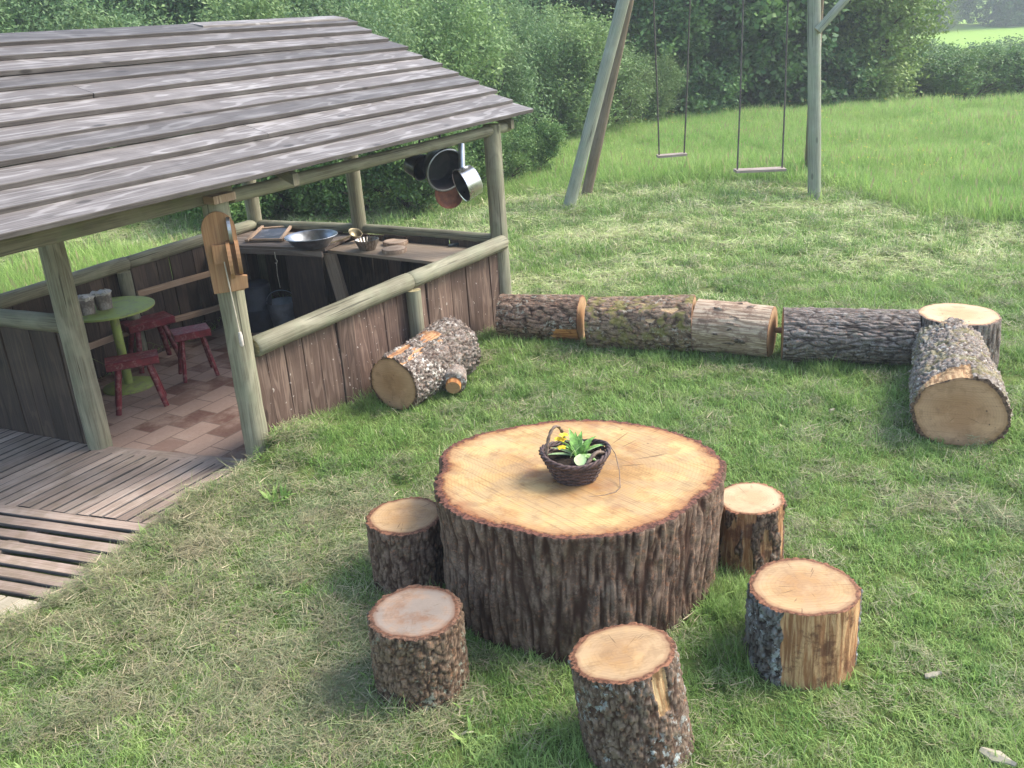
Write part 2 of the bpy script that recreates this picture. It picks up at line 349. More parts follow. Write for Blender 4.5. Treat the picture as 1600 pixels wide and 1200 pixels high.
c = t.mix(t.rng(sp[1], 15., 26.), c, (.24, .38, .07))
gm = t.fin(c, .95, t.bump(n2, .8, .03), spec=.1)
tagp(mb.build('ground', gm, smooth=True), 'mown grass ground sloping away to the meadow', kind='structure')

# ------------------------------------------------------------------ grass stuff
def grass_mat(name, c1, c2, c3, straw, strawamt, trans=.35, patch=.9, rough=.55):
    t = NT(name); rn = t.attr('rnd'); p = t.pos(); n1 = t.noise(p, patch, 4., .6); n2 = t.noise(p, 5., 3., .6)
    c = t.mix(t.rng(n1, .35, .65), c1, c2); c = t.mix(t.rng(n2, .42, .68, 0, .75), c, c3)
    c = t.mix(t.math('LESS_THAN', rn, strawamt), c, straw)
    v = t.math('MULTIPLY_ADD', t.math('FRACT', t.math('MULTIPLY', rn, 17.3)), .7, .65)
    c = t.mix(1., c, t.n('ShaderNodeCombineColor', {0: v, 1: v, 2: v}).outputs[0], 'MULTIPLY')
    return t.fin(c, rough, spec=.25, trans=trans)
M_grass = grass_mat('grass_blade', (.17, .29, .072), (.25, .385, .105), (.35, .45, .155), (.44, .42, .26), .06)
M_hay = grass_mat('cut_grass', (.20, .25, .115), (.27, .285, .15), (.32, .29, .175), (.44, .37, .24), .22, .25)
M_mead = grass_mat('meadow_blade', (.24, .41, .095), (.31, .46, .12), (.39, .48, .18), (.50, .47, .24), .04, .4, .35)
M_swath = grass_mat('pale_cut_grass', (.34, .46, .15), (.44, .52, .21), (.54, .56, .29), (.58, .54, .34), .3, .25, .5)
proto = bpy.data.collections.new('protos')   # never linked to the scene
def blades(name, mat, nb, rad, h0, h1, wd, lean=.5, lie=False, lev=3, heads=0):
    vs = []; fs = []; rd = []
    for i in range(nb):
        a = random.uniform(0, 2*PI); r = rad*math.sqrt(random.random()); bx, by = r*math.cos(a), r*math.sin(a)
        L = random.uniform(h0, h1); az = random.uniform(0, 2*PI); dx, dy = math.cos(az), math.sin(az); ww = wd*random.uniform(.6, 1.3); rv = random.random()
        sx, sy = -dy*ww/2, dx*ww/2
        if lie: el0 = random.uniform(-.05, .30); cu = random.uniform(-.5, .4); bz = random.uniform(0, .022)
        else: el0 = PI/2-abs(random.gauss(0, lean*.5))-.05; cu = -random.uniform(.2, 1.5)*lean; bz = -.01
        b = len(vs); x, y, z = bx, by, bz; el = el0
        twist = random.uniform(-.6, .6)
        for k in range(lev):
            q = 1-.75*k/lev; tz = ww/2*math.sin(twist)*q if lie else 0
            vs += [(x-sx*q, y-sy*q, z-tz), (x+sx*q, y+sy*q, z+tz)]
            st_ = L/lev; x += dx*math.cos(el)*st_; y += dy*math.cos(el)*st_; z += math.sin(el)*st_; el += cu/lev*1.3
            if lie: z = max(z, .002)
        vs.append((x, y, z))
        for k in range(lev-1): fs.append((b+2*k, b+2*k+1, b+2*k+3, b+2*k+2)); rd.append(rv)
        fs.append((b+2*lev-2, b+2*lev-1, b+2*lev)); rd.append(rv)
        if heads and random.random() < heads:
            e = len(vs); hw = ww*1.6; hl = .05
            vs += [(x-hw, y, z), (x, y, z-hl), (x+hw, y, z), (x, y, z+hl)]; fs.append((e, e+1, e+2, e+3)); rd.append(.01)
    me = bpy.data.meshes.new(name); me.from_pydata(vs, [], fs); a = me.attributes.new('rnd', 'FLOAT', 'FACE'); a.data.foreach_set('value', rd)
    me.materials.append(mat); o = bpy.data.objects.new(name, me); return o
def scatter(name, label, protos, P, rot, scl, idx):
    c = bpy.data.collections.new(name+'_src')
    for k, o in enumerate(protos): o.name = '%s_src_%02d' % (name, k); c.objects.link(o)
    me = bpy.data.meshes.new(name); me.from_pydata([tuple(p) for p in P], [], [])
    n = len(P)
    a = me.attributes.new('rot', 'FLOAT_VECTOR', 'POINT'); a.data.foreach_set('vector', np.array(rot, dtype=np.float32).ravel())
    a = me.attributes.new('scl', 'FLOAT_VECTOR', 'POINT'); a.data.foreach_set('vector', np.array(scl, dtype=np.float32).ravel())
    a = me.attributes.new('idx', 'INT', 'POINT'); a.data.foreach_set('value', np.array(idx, dtype=np.int32))
    o = bpy.data.objects.new(name, me); COL.objects.link(o)
    g = bpy.data.node_groups.new(name+'_nodes', 'GeometryNodeTree')
    g.interface.new_socket('Geometry', in_out='INPUT', socket_type='NodeSocketGeometry'); g.interface.new_socket('Geometry', in_out='OUTPUT', socket_type='NodeSocketGeometry')
    gi = g.nodes.new('NodeGroupInput'); go = g.nodes.new('NodeGroupOutput'); ip = g.nodes.new('GeometryNodeInstanceOnPoints'); ci = g.nodes.new('GeometryNodeCollectionInfo')
    ci.inputs['Collection'].default_value = c; ci.inputs['Separate Children'].default_value = True; ci.inputs['Reset Children'].default_value = True
    def na(nm, ty): q = g.nodes.new('GeometryNodeInputNamedAttribute'); q.data_type = ty; q.inputs[0].default_value = nm; return q.outputs['Attribute']
    g.links.new(gi.outputs[0], ip.inputs['Points']); g.links.new(ci.outputs[0], ip.inputs['Instance']); ip.inputs['Pick Instance'].default_value = True
    g.links.new(na('idx', 'INT'), ip.inputs['Instance Index']); g.links.new(na('rot', 'FLOAT_VECTOR'), ip.inputs['Rotation']); g.links.new(na('scl', 'FLOAT_VECTOR'), ip.inputs['Scale'])
    g.links.new(ip.outputs[0], go.inputs[0])
    md = o.modifiers.new('scatter', 'NODES'); md.node_group = g
    return tagp(o, label, kind='stuff')
# footprints where nothing grows: (x, y, r)
CT = V((.262, 3.77, 0))
HOLES = [(CT.x, CT.y, .59)]
STOOLS = {}
def hole(x, y, r): HOLES.append((x, y, r))
def blocked(x, y):
    for (a, b, r) in HOLES:
        if (x-a)**2+(y-b)**2 < r*r: return True
    return False
def inview(x, y, z=0., m=90):
    d = V((x, y, z-CAM_H)); q = d.dot(F)
    if q < .3: return False
    px = 800+FPX*d.dot(RR)/q; py = 600-FPX*d.dot(UU)/q
    return -m < px < 1600+m and -m < py < 1200+m*1.5
TALL = [at(*q) for q in ((800, 305), (950, 290), (1100, 283), (1300, 285), (1390, 318), (1480, 345), (1620, 352))]
TX = [p.x for p in TALL]; TY = [p.y for p in TALL]
def ytall(x): return float(np.interp(x, TX, TY))

# ------------------------------------------------------------------ paving, boardwalk
mb = MB(); P = [G, A, B, C, E]
mb.add([V((p.x, p.y, FZ)) for p in P]+[V((p.x, p.y, FZ-.08)) for p in P], [(0, 1, 2, 3, 4)]+[(i, i+5, (i+1) % 5+5, (i+1) % 5) for i in range(5)])
t = NT('paving_blocks'); p = t.pos(); ang = math.atan2(u.y, u.x)
mp = t.n('ShaderNodeMapping', {'Vector': p, 'Rotation': (0, 0, -ang)}).outputs[0]
br = t.n('ShaderNodeTexBrick', {'Vector': mp, 'Color1': (0, 0, 0, 1), 'Color2': (1, 1, 1, 1), 'Mortar': (.5, .5, .5, 1), 'Scale': 1., 'Mortar Size': .006, 'Bias': -.05, 'Brick Width': .30, 'Row Height': .2})
dn = t.noise(p, 3.5, 6., .65); dn2 = t.noise(p, 40., 4., .6)
c = t.mix(t.rng(br.outputs[0], .30, .5), (.14, .065, .048), (.36, .25, .20))
c = t.mix(t.rng(dn, .42, .66, 0, .7), c, (.42, .31, .25)); c = t.mix(t.rng(dn2, .3, .7, 0, .3), c, (.25, .16, .12))
c = t.mix(t.math('MULTIPLY', br.outputs[1], .6), c, (.12, .08, .06))
tagp(mb.build('paving', t.fin(c, .85, t.bump(t.math('SUBTRACT', dn2, br.outputs[1]), .4, .006))), 'red and pink paving blocks inside the shelter', kind='structure')
mb = MB(); L0 = V((-2.02, 4.66, 0)); dL = V((-1.09, .40, 0)).normalized()
def hitline(p, d, a, b):
    e = b-a; den = d.x*e.y-d.y*e.x; return ((a.x-p.x)*e.y-(a.y-p.y)*e.x)/den
k = 0; off = .0
while off < 2.6:
    wdt = random.uniform(.082, .098); p = L0+dL*(off+wdt/2); ta = hitline(p, u, B, A); q = p+u*ta
    if q.x < A.x: q = p+u*hitline(p, u, A, G)
    zt = -.075
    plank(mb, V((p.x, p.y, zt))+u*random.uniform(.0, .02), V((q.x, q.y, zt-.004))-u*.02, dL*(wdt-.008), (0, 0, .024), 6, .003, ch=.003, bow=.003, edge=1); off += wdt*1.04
plank(mb, (-1.70, 5.43, -.076), (-2.83, 5.83, -.076), u*.10, (0, 0, .018), 8, .003)
plank(mb, L0+V((0, .05, -.11)), L0+dL*2.5+V((0, .05, -.11)), u*.07, (0, 0, .04), 3)
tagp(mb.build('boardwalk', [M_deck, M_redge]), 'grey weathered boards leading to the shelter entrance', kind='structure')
mb = MB(); off = .0; s0 = V((-1.99, 4.60, 0))
for k in range(7):
    e = s0-V((.28, .65, 0))*(k/6.6)
    e0 = V((e.x+random.uniform(-.02, .02), e.y, -.07-.004*k)); z = V((0, 0, 0))
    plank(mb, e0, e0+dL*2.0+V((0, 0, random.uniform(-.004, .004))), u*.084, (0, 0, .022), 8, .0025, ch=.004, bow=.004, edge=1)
for s_ in (.05, .8, 1.6): plank(mb, s0+dL*s_+V((0, .03, -.105)), s0+dL*s_-u*.72+V((0, .03, -.105)), dL*.08, (0, 0, .045), 2)
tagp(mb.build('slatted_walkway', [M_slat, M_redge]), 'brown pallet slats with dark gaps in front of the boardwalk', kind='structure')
mb = MB(); s1 = V((-2.27, 3.92, -.075))
for k in range(14):
    p = s1+dL*(k*.102+.03); q = p-u*(1.6)
    plank(mb, p, q, dL*.092, (0, 0, .024), 6, .002, ch=.004)
tagp(mb.build('pale_walkway', M_pale), 'pale end boards of the walkway at the lower left corner', kind='structure')

# ------------------------------------------------------------------ shelter
hut = thing('garden_shelter', 'open-sided timber shelter with a grey plank roof and low plank walls', 'shelter', (-2, 7, FZ))
def post(P, z1, r=.075, m=M_post, z0=FZ-.1, name='post', lab=None):
    mb = MB(); tube(mb, seg((P.x, P.y, z0), (P.x+random.uniform(-.01, .01), P.y, z1), 14), [r*random.uniform(.97, 1.03) for _ in range(15)], 18, cmi=1, wob=.05)
    o = mb.build(name, [m, M_end], hut, smooth=True, sharp=50)
    if lab: o['label'] = lab
    return o
# roof
PE = V((.333, 8.15, 1.71)); NB = 11; rs = 1.96/NB; rz = .86/NB; RL = 5.7
mb = MB(); sl = rz/rs
def rboard(mb, a0, a1, s, z, wdt=.205, lift=.034, rnd=None, th=.03):
    lo = PE+nn*s+V((0, 0, z-PE.z+lift)); hi = PE+nn*(s+wdt)+V((0, 0, z-PE.z+wdt*sl))
    mid = (lo+hi)/2; wv = hi-lo; tv = wv.cross(-u).normalized(); tv = tv if tv.z > 0 else -tv
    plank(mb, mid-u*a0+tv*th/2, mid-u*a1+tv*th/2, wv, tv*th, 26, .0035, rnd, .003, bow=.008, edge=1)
tones = [.62, .5, .75, .18, .65, .8, .55, .1, .6, .5, .9]
for i in range(NB):
    a0 = random.uniform(-.03, .03)
    if i in (2, 6): cut = random.uniform(2.6, 3.8); rboard(mb, a0, cut, i*rs, PE.z+i*rz, rnd=tones[i]); rboard(mb, cut+.004, RL, i*rs, PE.z+i*rz, rnd=tones[i]*.8+.1)
    else: rboard(mb, a0, RL, i*rs, PE.z+i*rz, rnd=tones[i] if i < 9 else random.random())
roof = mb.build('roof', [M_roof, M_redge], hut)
mb = MB()   # far slope
for i in range(6):
    for q in (0,):
        s = 1.96+.2*i; lo = PE+nn*(s+.22)+V((0, 0, .86-(.2*(i+1))*sl-.01+.01)); hi = PE+nn*(s)+V((0, 0, .86-.2*i*sl-.02)); wv = hi-lo; tv = V((0, 0, 1))
        plank(mb, (lo+hi)/2-u*random.uniform(-.03, .03), (lo+hi)/2-u*RL, wv, (wv.cross(u)).normalized()*.02, 10)
mb.build('far_roof_slope', M_roofold, hut)
mb = MB(); top = PE+nn*1.93+V((0, 0, .885))
plank(mb, top-u*.02, top-u*1.75, nn*.17+V((0, 0, .03)), (0, 0, .022), 8, .004, .85)
mb.build('ridge_board', M_roof, hut)
mb = MB(); plank(mb, top-u*1.6+V((0, 0, -.012)), top-u*RL+V((0, 0, -.02)), nn*.13+V((0, 0, .03)), (0, 0, .02), 20, .012, .5); mb.build('ridge_board', M_roofold, hut)
# rafters and beams
zr = lambda s: PE.z+(s)*sl
for a in (.25, 2.9, 5.3):
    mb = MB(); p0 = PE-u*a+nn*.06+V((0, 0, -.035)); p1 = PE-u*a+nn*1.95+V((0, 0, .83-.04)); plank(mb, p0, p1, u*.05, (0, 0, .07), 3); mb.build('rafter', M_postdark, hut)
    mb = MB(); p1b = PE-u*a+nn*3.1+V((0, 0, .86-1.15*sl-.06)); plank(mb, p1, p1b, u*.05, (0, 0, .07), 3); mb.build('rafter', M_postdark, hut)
out = -nn
Bo = B+u*.12+out*.015; Co = C+u*.22+out*.015
mb = MB(); tube(mb, seg((Bo.x, Bo.y, 1.625), (Co.x, Co.y, 1.655), 10), .048, 12, cmi=1, wob=.06, flat=.9); mb.build('beam', [M_post, M_end], hut, smooth=True, sharp=50)
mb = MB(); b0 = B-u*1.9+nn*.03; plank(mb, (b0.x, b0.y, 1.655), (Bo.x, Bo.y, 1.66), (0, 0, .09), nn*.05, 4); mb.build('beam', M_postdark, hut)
mb = MB(); plank(mb, B+nn*.1-u*.02+V((0, 0, 1.645)), B+out*.12-u*.02+V((0, 0, 1.645)), u*.17, (0, 0, .045), 2); mb.build('post_cap', M_batten, hut)
post(A, 2.26, .08, M_post); post(B, 1.62, .078, M_post); post(C, 1.70, .074, M_post)
post(D, 2.28, .068, M_post); post(E, 2.1, .07, M_post); post(G, 2.1, .075, M_post); 
MP = V((-3.23, 7.72, 0))+V((.03, -.02, 0)); post(MP, .72, .055, M_post)
mp0 = V((-.755, 6.78, 0))+out*.075; post(mp0, .655, .058, M_post)
# extra roof posts outside the picture that carry the front overhang
fr = PE-u*5.5; post(V((fr.x, fr.y, 0))+nn*.15, 1.74, .075); post(V((fr.x, fr.y, 0))+nn*1.9, 2.45, .075); post(V((fr.x, fr.y, 0))+nn*3.0, 2.05, .075)
def rail(p0, p1, r, m=M_post):
    mb = MB(); d = (V(p1)-V(p0)).normalized(); pa = seg(p0, p1, 12); rr_ = [r*random.uniform(.97, 1.03) for _ in pa]
    pa = [pa[0]-d*.012]+pa+[pa[-1]+d*.012]; rr_ = [rr_[0]*.82]+rr_+[rr_[-1]*.8]
    tube(mb, pa, rr_, 18, cmi=1, wob=.06); return mb.build('rail', [m, M_end], hut, smooth=True, sharp=55)
o1 = out*.035
bb = B+u*.09+o1; cc = C-u*.06+o1; md_ = mp0+nn*.04
rail((bb.x, bb.y, .695), (md_.x, md_.y, .715), .066); rail((md_.x+.016, md_.y+.024, .716), (cc.x+out.x*.03, cc.y+out.y*.03, .735), .064)
g2 = lerp(G, E, .49); rail((G.x, G.y, .765), (g2.x, g2.y, .76), .058); rail((g2.x+.012, g2.y+.02, .76), (E.x, E.y, .75), .056)
rail((G.x, G.y, .80), (A.x-.05, A.y+.03, .81), .062); rail((E.x, E.y, .745), (D.x, D.y, .745), .045); rail((D.x+.02, D.y, .745), (C.x-.04, C.y+.03, .745), .045)
def wall(a, b, z1, n, m, name, th=.02, gap=.004, inset=.03, zj=.006):
    mb = MB(); d = (b-a).normalized(); L = (b-a).length-2*inset; ws = [random.uniform(.8, 1.2) for _ in range(n)]; s = sum(ws); x = inset; nr = V((d.y, -d.x, 0))
    for wv in ws:
        ww = L*wv/s; c = a+d*(x+ww/2)+nr*random.uniform(-.004, .004)
        plank(mb, (c.x, c.y, FZ-.05), (c.x+random.uniform(-.006, .006), c.y, z1+random.uniform(-zj, zj)), d*(ww-gap), nr*th, 5, .003, bow=.004); x += ww
    return mb.build(name, m, hut)
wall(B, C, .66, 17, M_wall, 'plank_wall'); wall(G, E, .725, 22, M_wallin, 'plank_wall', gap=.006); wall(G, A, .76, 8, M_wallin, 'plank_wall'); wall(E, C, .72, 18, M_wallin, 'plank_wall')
ins = V((.036, -.02, 0))
for (q0, q1, w_) in (((-3.80, 6.72, .50), (-3.28, 7.65, .47), .05), ((-3.19, 7.79, .50), (-2.66, 8.74, .45), .055), ((-3.8, 6.75, .22), (-3.28, 7.65, .21), .055), ((-3.2, 7.78, .20), (-2.66, 8.74, .10), .055)):
    mb = MB(); plank(mb, V(q0)+ins, V(q1)+ins, (0, 0, w_), (.022, -.012, 0), 4); mb.build('batten', M_batten, hut)

# ------------------------------------------------------------------ worktops
cnt = thing('wooden_counter', 'dark timber counter with a pale right-hand worktop along the far wall of the shelter', 'counter', (-1.5, 8.2, FZ))
du = (C-E).normalized(); inn = V((-du.y, du.x, 0)); inn = inn if inn.dot(B-C) > 0 else -inn
def quadtop(p, z, th, m, name, rnd=.5):
    mb = MB(); vs = [V((a[0], a[1], z)) for a in p]+[V((a[0], a[1], z-th)) for a in p]; e = (V(p[1])-V(p[0])).to_3d() if False else None
    L = math.hypot(p[1][0]-p[0][0], p[1][1]-p[0][1]); Wd = math.hypot(p[3][0]-p[0][0], p[3][1]-p[0][1])
    mb.add(vs, [(0, 1, 2, 3)], [[(0, 0), (L, 0), (L, Wd), (0, Wd)]], rnd)
    mb.add([vs[i] for i in range(8)], [(7, 6, 5, 4)]+[(i, i+4, (i+1) % 4+4, (i+1) % 4) for i in range(4)], None, rnd); return mb.build(name, m, cnt)
quadtop([(-2.76, 8.67), (-1.58, 8.17), (-1.40, 8.70), (-2.47, 9.18)], .70, .03, M_bench, 'worktop')
quadtop([(-1.575, 8.25), (-.42, 7.42), (-.11, 7.84), (-1.34, 8.66)], .665, .025, M_bench2, 'worktop')
def vpanel(x0, y0, x1, y1, z0, z1, m, name, th=.02):
    mb = MB(); d = V((x1-x0, y1-y0, 0)); nr = V((d.y, -d.x, 0)).normalized()
    plank(mb, ((x0+x1)/2, (y0+y1)/2, z0), ((x0+x1)/2, (y0+y1)/2, z1), d, nr*th, 3); return mb.build(name, m, cnt)
vpanel(-1.98, 8.36, -1.62, 8.19, FZ, .668, M_wallin, 'front_panel')
vpanel(-2.62, 8.70, -2.42, 8.60, FZ, .668, M_wallin, 'front_panel')
mb = MB(); plank(mb, (-1.555, 8.22, .638), (-1.42, 8.13, FZ), V((.11, -.05, 0)), V((.02, .04, 0)), 3); mb.build('support_board', M_bench2, cnt)
mb = MB(); plank(mb, (-.98, 8.22, .638), (-.98, 8.22, FZ), V((.10, -.05, 0)), V((.02, .04, 0)), 3); mb.build('support_board', M_wallin, cnt)
mb = MB(); plank(mb, (-2.60, 8.60, .655), (-1.60, 8.13, .655), (0, 0, .05), V((.01, .02, 0)), 3); mb.build('edge_strip', M_bench, cnt)

def M3(x, y, z): return Matrix.Translation((x, y, z))
# metal bowl
BW = at(486, 368, .80)
mb = MB(); lathe(mb, [(0, .004), (.115, .004), (.125, .006), (.172, .072), (.188, .100), (.205, .104), (.207, .098), (.195, .094), (.178, .068), (.128, 0), (0, 0)], 48, M3(BW.x, BW.y, .701) @ Matrix.Diagonal((1.15, 1.15, 1.0, 1)))
tagp(mb.build('metal_bowl', M_steel, smooth=True, loc=(BW.x, BW.y, .70), sharp=60), 'wide shallow steel bowl on the dark worktop', 'bowl')
# slate in wooden frame
sf = thing('framed_slate', 'small slate in a wooden frame lying beside the steel bowl', 'slate', (-2.18, 8.72, .70))
pts = [at(388, 376, .715), at(440, 375, .715), at(456, 354, .735), at(408, 358, .735)]
mb = MB(); a_, b_, c_, d_ = pts; up = V((0, 0, .012))
mb.add([a_, b_, c_, d_]+[p-up for p in pts], [(0, 1, 2, 3), (7, 6, 5, 4), (0, 4, 5, 1), (1, 5, 6, 2), (2, 6, 7, 3), (3, 7, 4, 0)]); mb.build('slate_panel', M_slate, sf)
mb = MB()
for p0, p1 in ((a_, b_), (c_, d_)):
    dd = (p1-p0).normalized(); wv = V((0, 0, 1)).cross(dd)*.03; plank(mb, p0-dd*.03+V((0, 0, .004)), p1+dd*.03+V((0, 0, .004)), wv, (0, 0, .022), 2)
for p0, p1 in ((b_, c_), (d_, a_)):
    dd = (p1-p0).normalized(); wv = V((0, 0, 1)).cross(dd)*.03; plank(mb, p0-dd*.05+V((0, 0, .012)), p1+dd*.05+V((0, 0, .012)), wv, (0, 0, .022), 2)
mb.build('frame', M_batten, sf)
# fluted tin
FT = at(573, 374, .757)
mb = MB(); lathe(mb, [(0, .004), (.060, .004), (.100, .092), (.106, .094), (.106, .088), (.066, 0), (0, 0)], 96, M3(FT.x, FT.y, .666), flute=20, fa=.045)
tagp(mb.build('fluted_tin', M_tin, smooth=True, loc=(FT.x, FT.y, .666), sharp=60), 'fluted metal jelly mould standing at the edge of the pale worktop', 'baking tin')
# small brass cup
mb = MB(); Mx = axisM((-1.36, 8.50, .715), (.35, -.35, .8)); lathe(mb, [(0, .0), (.035, .004), (.058, .03), (.066, .05), (.062, .05), (.052, .03), (.03, .01), (0, .008)], 28, Mx)
Lm = thing('brass_ladle', 'small tarnished ladle tipped against the fluted mould', 'ladle', (-1.33, 8.44, .70)); mb.build('ladle_bowl', M_brass, Lm, smooth=True)
mb = MB(); tube(mb, [(-1.37, 8.42, .745), (-1.46, 8.36, .725), (-1.55, 8.30, .715)], .008, 8); mb.build('handle', M_brass, Lm, smooth=True)
# wooden discs
M_disc = cutmat('disc_top', (.40, .29, .21), (.50, .38, .29), (.30, .20, .14), (.20, .13, .09), .09, gray=.3)
def disc(name, x, y, z, r, h, seed, lab, cat, grp=None, mt=None, mside=None):
    random.seed(seed); mb = MB(); n = 36; vs = []; rr = []
    ol = [1+.03*mnoise.noise(V((math.cos(2*PI*j/n)*1.5, math.sin(2*PI*j/n)*1.5, seed*3.1))) for j in range(n)]
    for (f, zz) in ((1, 0), (1.0, h*.9), (.97, h), (.6, h), (.2, h)):
        for j in range(n): a = 2*PI*j/n; vs.append((x+r*f*ol[j]*math.cos(a), y+r*f*ol[j]*math.sin(a), z+zz)); rr.append(f)
    vs.append((x, y, z+h)); rr.append(0)
    mb.add(vs, [(i*n+j, i*n+(j+1) % n, i*n+n+(j+1) % n, i*n+n+j) for i in range(4) for j in range(n)]+[(4*n+j, 4*n+(j+1) % n, 5*n) for j in range(n)])
    mb.uv = [[(vs[k][0]-x, vs[k][1]-y) for k in f] for f in mb.f]; mb.va['rr'] = rr
    mb.mi = [1]*(n)+[0]*(len(mb.f)-n)
    return tagp(mb.build(name, [mt or M_disc, mside or M_batten], smooth=True, loc=(x, y, z), sharp=50), lab, cat, grp)
disc('wooden_disc', *at(618, 377, .69)[:2], .666, .115, .03, 1, 'pale wooden disc at the back of the right worktop, nearer the rail', 'wooden disc', 'wooden discs on the worktop')
disc('wooden_disc', *at(616, 389, .69)[:2], .666, .11, .032, 2, 'wooden disc lying in front of the other disc at the worktop edge', 'wooden disc', 'wooden discs on the worktop')
kn = thing('knife', 'short dark handled tool lying alone on the right worktop', 'tool', (-.42, 8.05, .666))
mb = MB(); tube(mb, seg((-.475, 8.02, .681), (-.375, 8.07, .683), 4), [.013, .016, .016, .015, .012], 10, flat=.8); mb.build('handle', M_knife, kn, smooth=True)
mb = MB(); plank(mb, (-.375, 8.07, .676), (-.35, 8.082, .676), V((-.006, .012, 0)), (0, 0, .002), 1); mb.build('ferrule', M_steel, kn)
# under the counter
bk = thing('metal_bucket', 'dull zinc bucket on the floor under the counter', 'bucket', (-2.10, 8.42, FZ))
mb = MB(); lathe(mb, [(0, .005), (.095, .005), (.135, .27), (.142, .275), (.142, .268), (.10, 0), (0, 0)], 32, M3(-2.10, 8.42, FZ)); mb.build('pail', M_zinc, bk, smooth=True, sharp=60)
mb = MB(); tube(mb, [(-2.10+.14*math.cos(a), 8.42, FZ+.27+.11*math.sin(a)) for a in np.linspace(.05, PI-.05, 12)], .004, 6); mb.build('handle', M_zinc, bk, smooth=True)
dr = thing('storage_drum', 'dark round drum in the corner under the counter', 'drum', (-2.42, 8.60, FZ))
mb = MB(); lathe(mb, [(0, 0), (.14, 0), (.15, .02), (.15, .2), (.155, .21), (.15, .22), (.15, .40), (.14, .42)], 32, M3(-2.36, 8.50, FZ)); mb.build('drum_body', M_drum, dr, smooth=True, sharp=50)
mb = MB(); lathe(mb, [(.148, .415), (.148, .44), (.13, .45), (0, .45)], 32, M3(-2.36, 8.50, FZ)); mb.build('lid', M_drum, dr, smooth=True, sharp=50)
hk = thing('hanging_hook', 'thin wire hook hanging from the counter front above the bucket', 'hook', (-2.10, 8.36, .66))
mb = MB(); tube(mb, [(-2.07, 8.34, .66), (-2.072, 8.34, .60), (-2.06, 8.34, .575), (-2.07, 8.34, .55), (-2.085, 8.34, .56)], .004, 6); mb.build('hook', M_cord, hk)
mb = MB(); tube(mb, [(-2.07, 8.34, .55), (-2.08, 8.345, .45), (-2.075, 8.35, .32)], .0025, 6); mb.build('string', M_cord, hk)
for k in range(3):
    disc('log_slice', -1.22+.012*k, 8.36, FZ+.10*k+(.0 if k == 0 else 0), .13-.01*(k == 2), .096, 5+k, ['lowest log slice of the stack under the right worktop', 'middle log slice of the stack under the right worktop', 'topmost log slice of the stack under the right worktop'][k], 'log slice', 'log slices stacked under the worktop')
disc('log_slice', -.95, 8.38, FZ, .12, .26, 9, 'tall log slice under the right worktop beside the stack', 'log slice', 'log slices stacked under the worktop')

# ------------------------------------------------------------------ green table, pots, red stools
gt = thing('round_table', 'small round lime green metal pedestal table in the shelter', 'table', (-3.12, 7.13, FZ)); tz = .565
mb = MB(); lathe(mb, [(0, tz), (.325, tz), (.333, tz-.004), (.333, tz-.018), (.325, tz-.02), (0, tz-.02)], 56, M3(-3.14, 7.16, 0)); mb.build('table_top', M_green, gt, smooth=True, sharp=40)
mb = MB(); tube(mb, seg((-3.12, 7.13, FZ+.01), (-3.12, 7.13, tz-.02), 3), .036, 20); mb.build('column', M_green, gt, smooth=True, sharp=40)
mb = MB(); lathe(mb, [(0, FZ+.035), (.06, FZ+.03), (.20, FZ+.014), (.205, FZ+.008), (.205, FZ), (0, FZ)], 48, M3(-3.12, 7.13, 0)); mb.build('base_plate', M_green, gt, smooth=True, sharp=50)
def potty(x, y, lab):
    random.seed(int(x*1000)); P = thing('plant_pot', lab, 'pot', (x, y, tz), 'pots on the green table')
    mb = MB(); h = .12; a = .07
    lathe(mb, [(0, .0), (a*.85, 0), (a, h), (a*.9, h), (a*.8, h*.5)], 16, M3(x, y, tz+.001)); mb.build('pot_body', M_pot, P, smooth=False)
    mb = MB(); n = 18; vs = []; 
    for i, (r, z) in enumerate(((a*.7, h*.75), (a*.95, h*.95), (a*1.05, h*1.15), (a*.5, h*1.2))):
        for j in range(n): q = 2*PI*j/n; rj = r*random.uniform(.8, 1.2); vs.append((x+rj*math.cos(q), y+rj*math.sin(q), tz+z+random.uniform(-.01, .012)))
    mb.add(vs, [(i*n+j, i*n+(j+1) % n, i*n+n+(j+1) % n, i*n+n+j) for i in range(3) for j in range(n)]+[tuple(3*n+j for j in range(n))]); mb.build('paper_lining', M_potw, P)
pp = at(137, 490, tz); potty(pp.x, pp.y, 'grey clay pot with crumpled white lining, nearest the shelter post')
pp = at(164, 482, tz); potty(pp.x, pp.y, 'brown clay pot with crumpled top, further from the shelter post')
def stool(lab):
    r = thing('red_stool', lab, 'stool', (0, 0, 0), 'red stools round the green table'); H = .37; l, wd = .36, .20
    mb = MB(); plank(mb, (-l/2, 0, H), (l/2, 0, H), (0, wd, 0), (0, 0, .06), 4, .001, .5, .008); mb.build('seat', M_red, r)
    for sx in (-1, 1):
        for sy in (-1, 1):
            mb = MB(); tube(mb, seg((sx*.10, sy*.05, H-.02), (sx*.165, sy*.115, 0), 3), [.021, .022, .022, .020], 10, rnd=.5); mb.build('leg', M_red, r, smooth=True, sharp=50)
    return r
def copy_tree(o, parent=None):
    c = o.copy(); COL.objects.link(c); c.parent = parent
    for ch in [x for x in bpy.data.objects if x.parent == o]: copy_tree(ch, c)
    return c
st0 = stool('red wooden stool nearest the entrance, in front of the green table')
s2 = copy_tree(st0); s2['label'] = 'red wooden stool furthest back, beside the green table base'
s3 = copy_tree(st0); s3['label'] = 'red wooden stool on the right, nearest the counter'
st0.location = (-2.86, 6.68, FZ); st0.rotation_euler.z = math.radians(22); st0.scale = (1.05, 1, 1)
s2.location = (-3.08, 7.66, FZ); s2.rotation_euler.z = math.radians(40); s2.scale = (1.1, 1.25, 1.02)
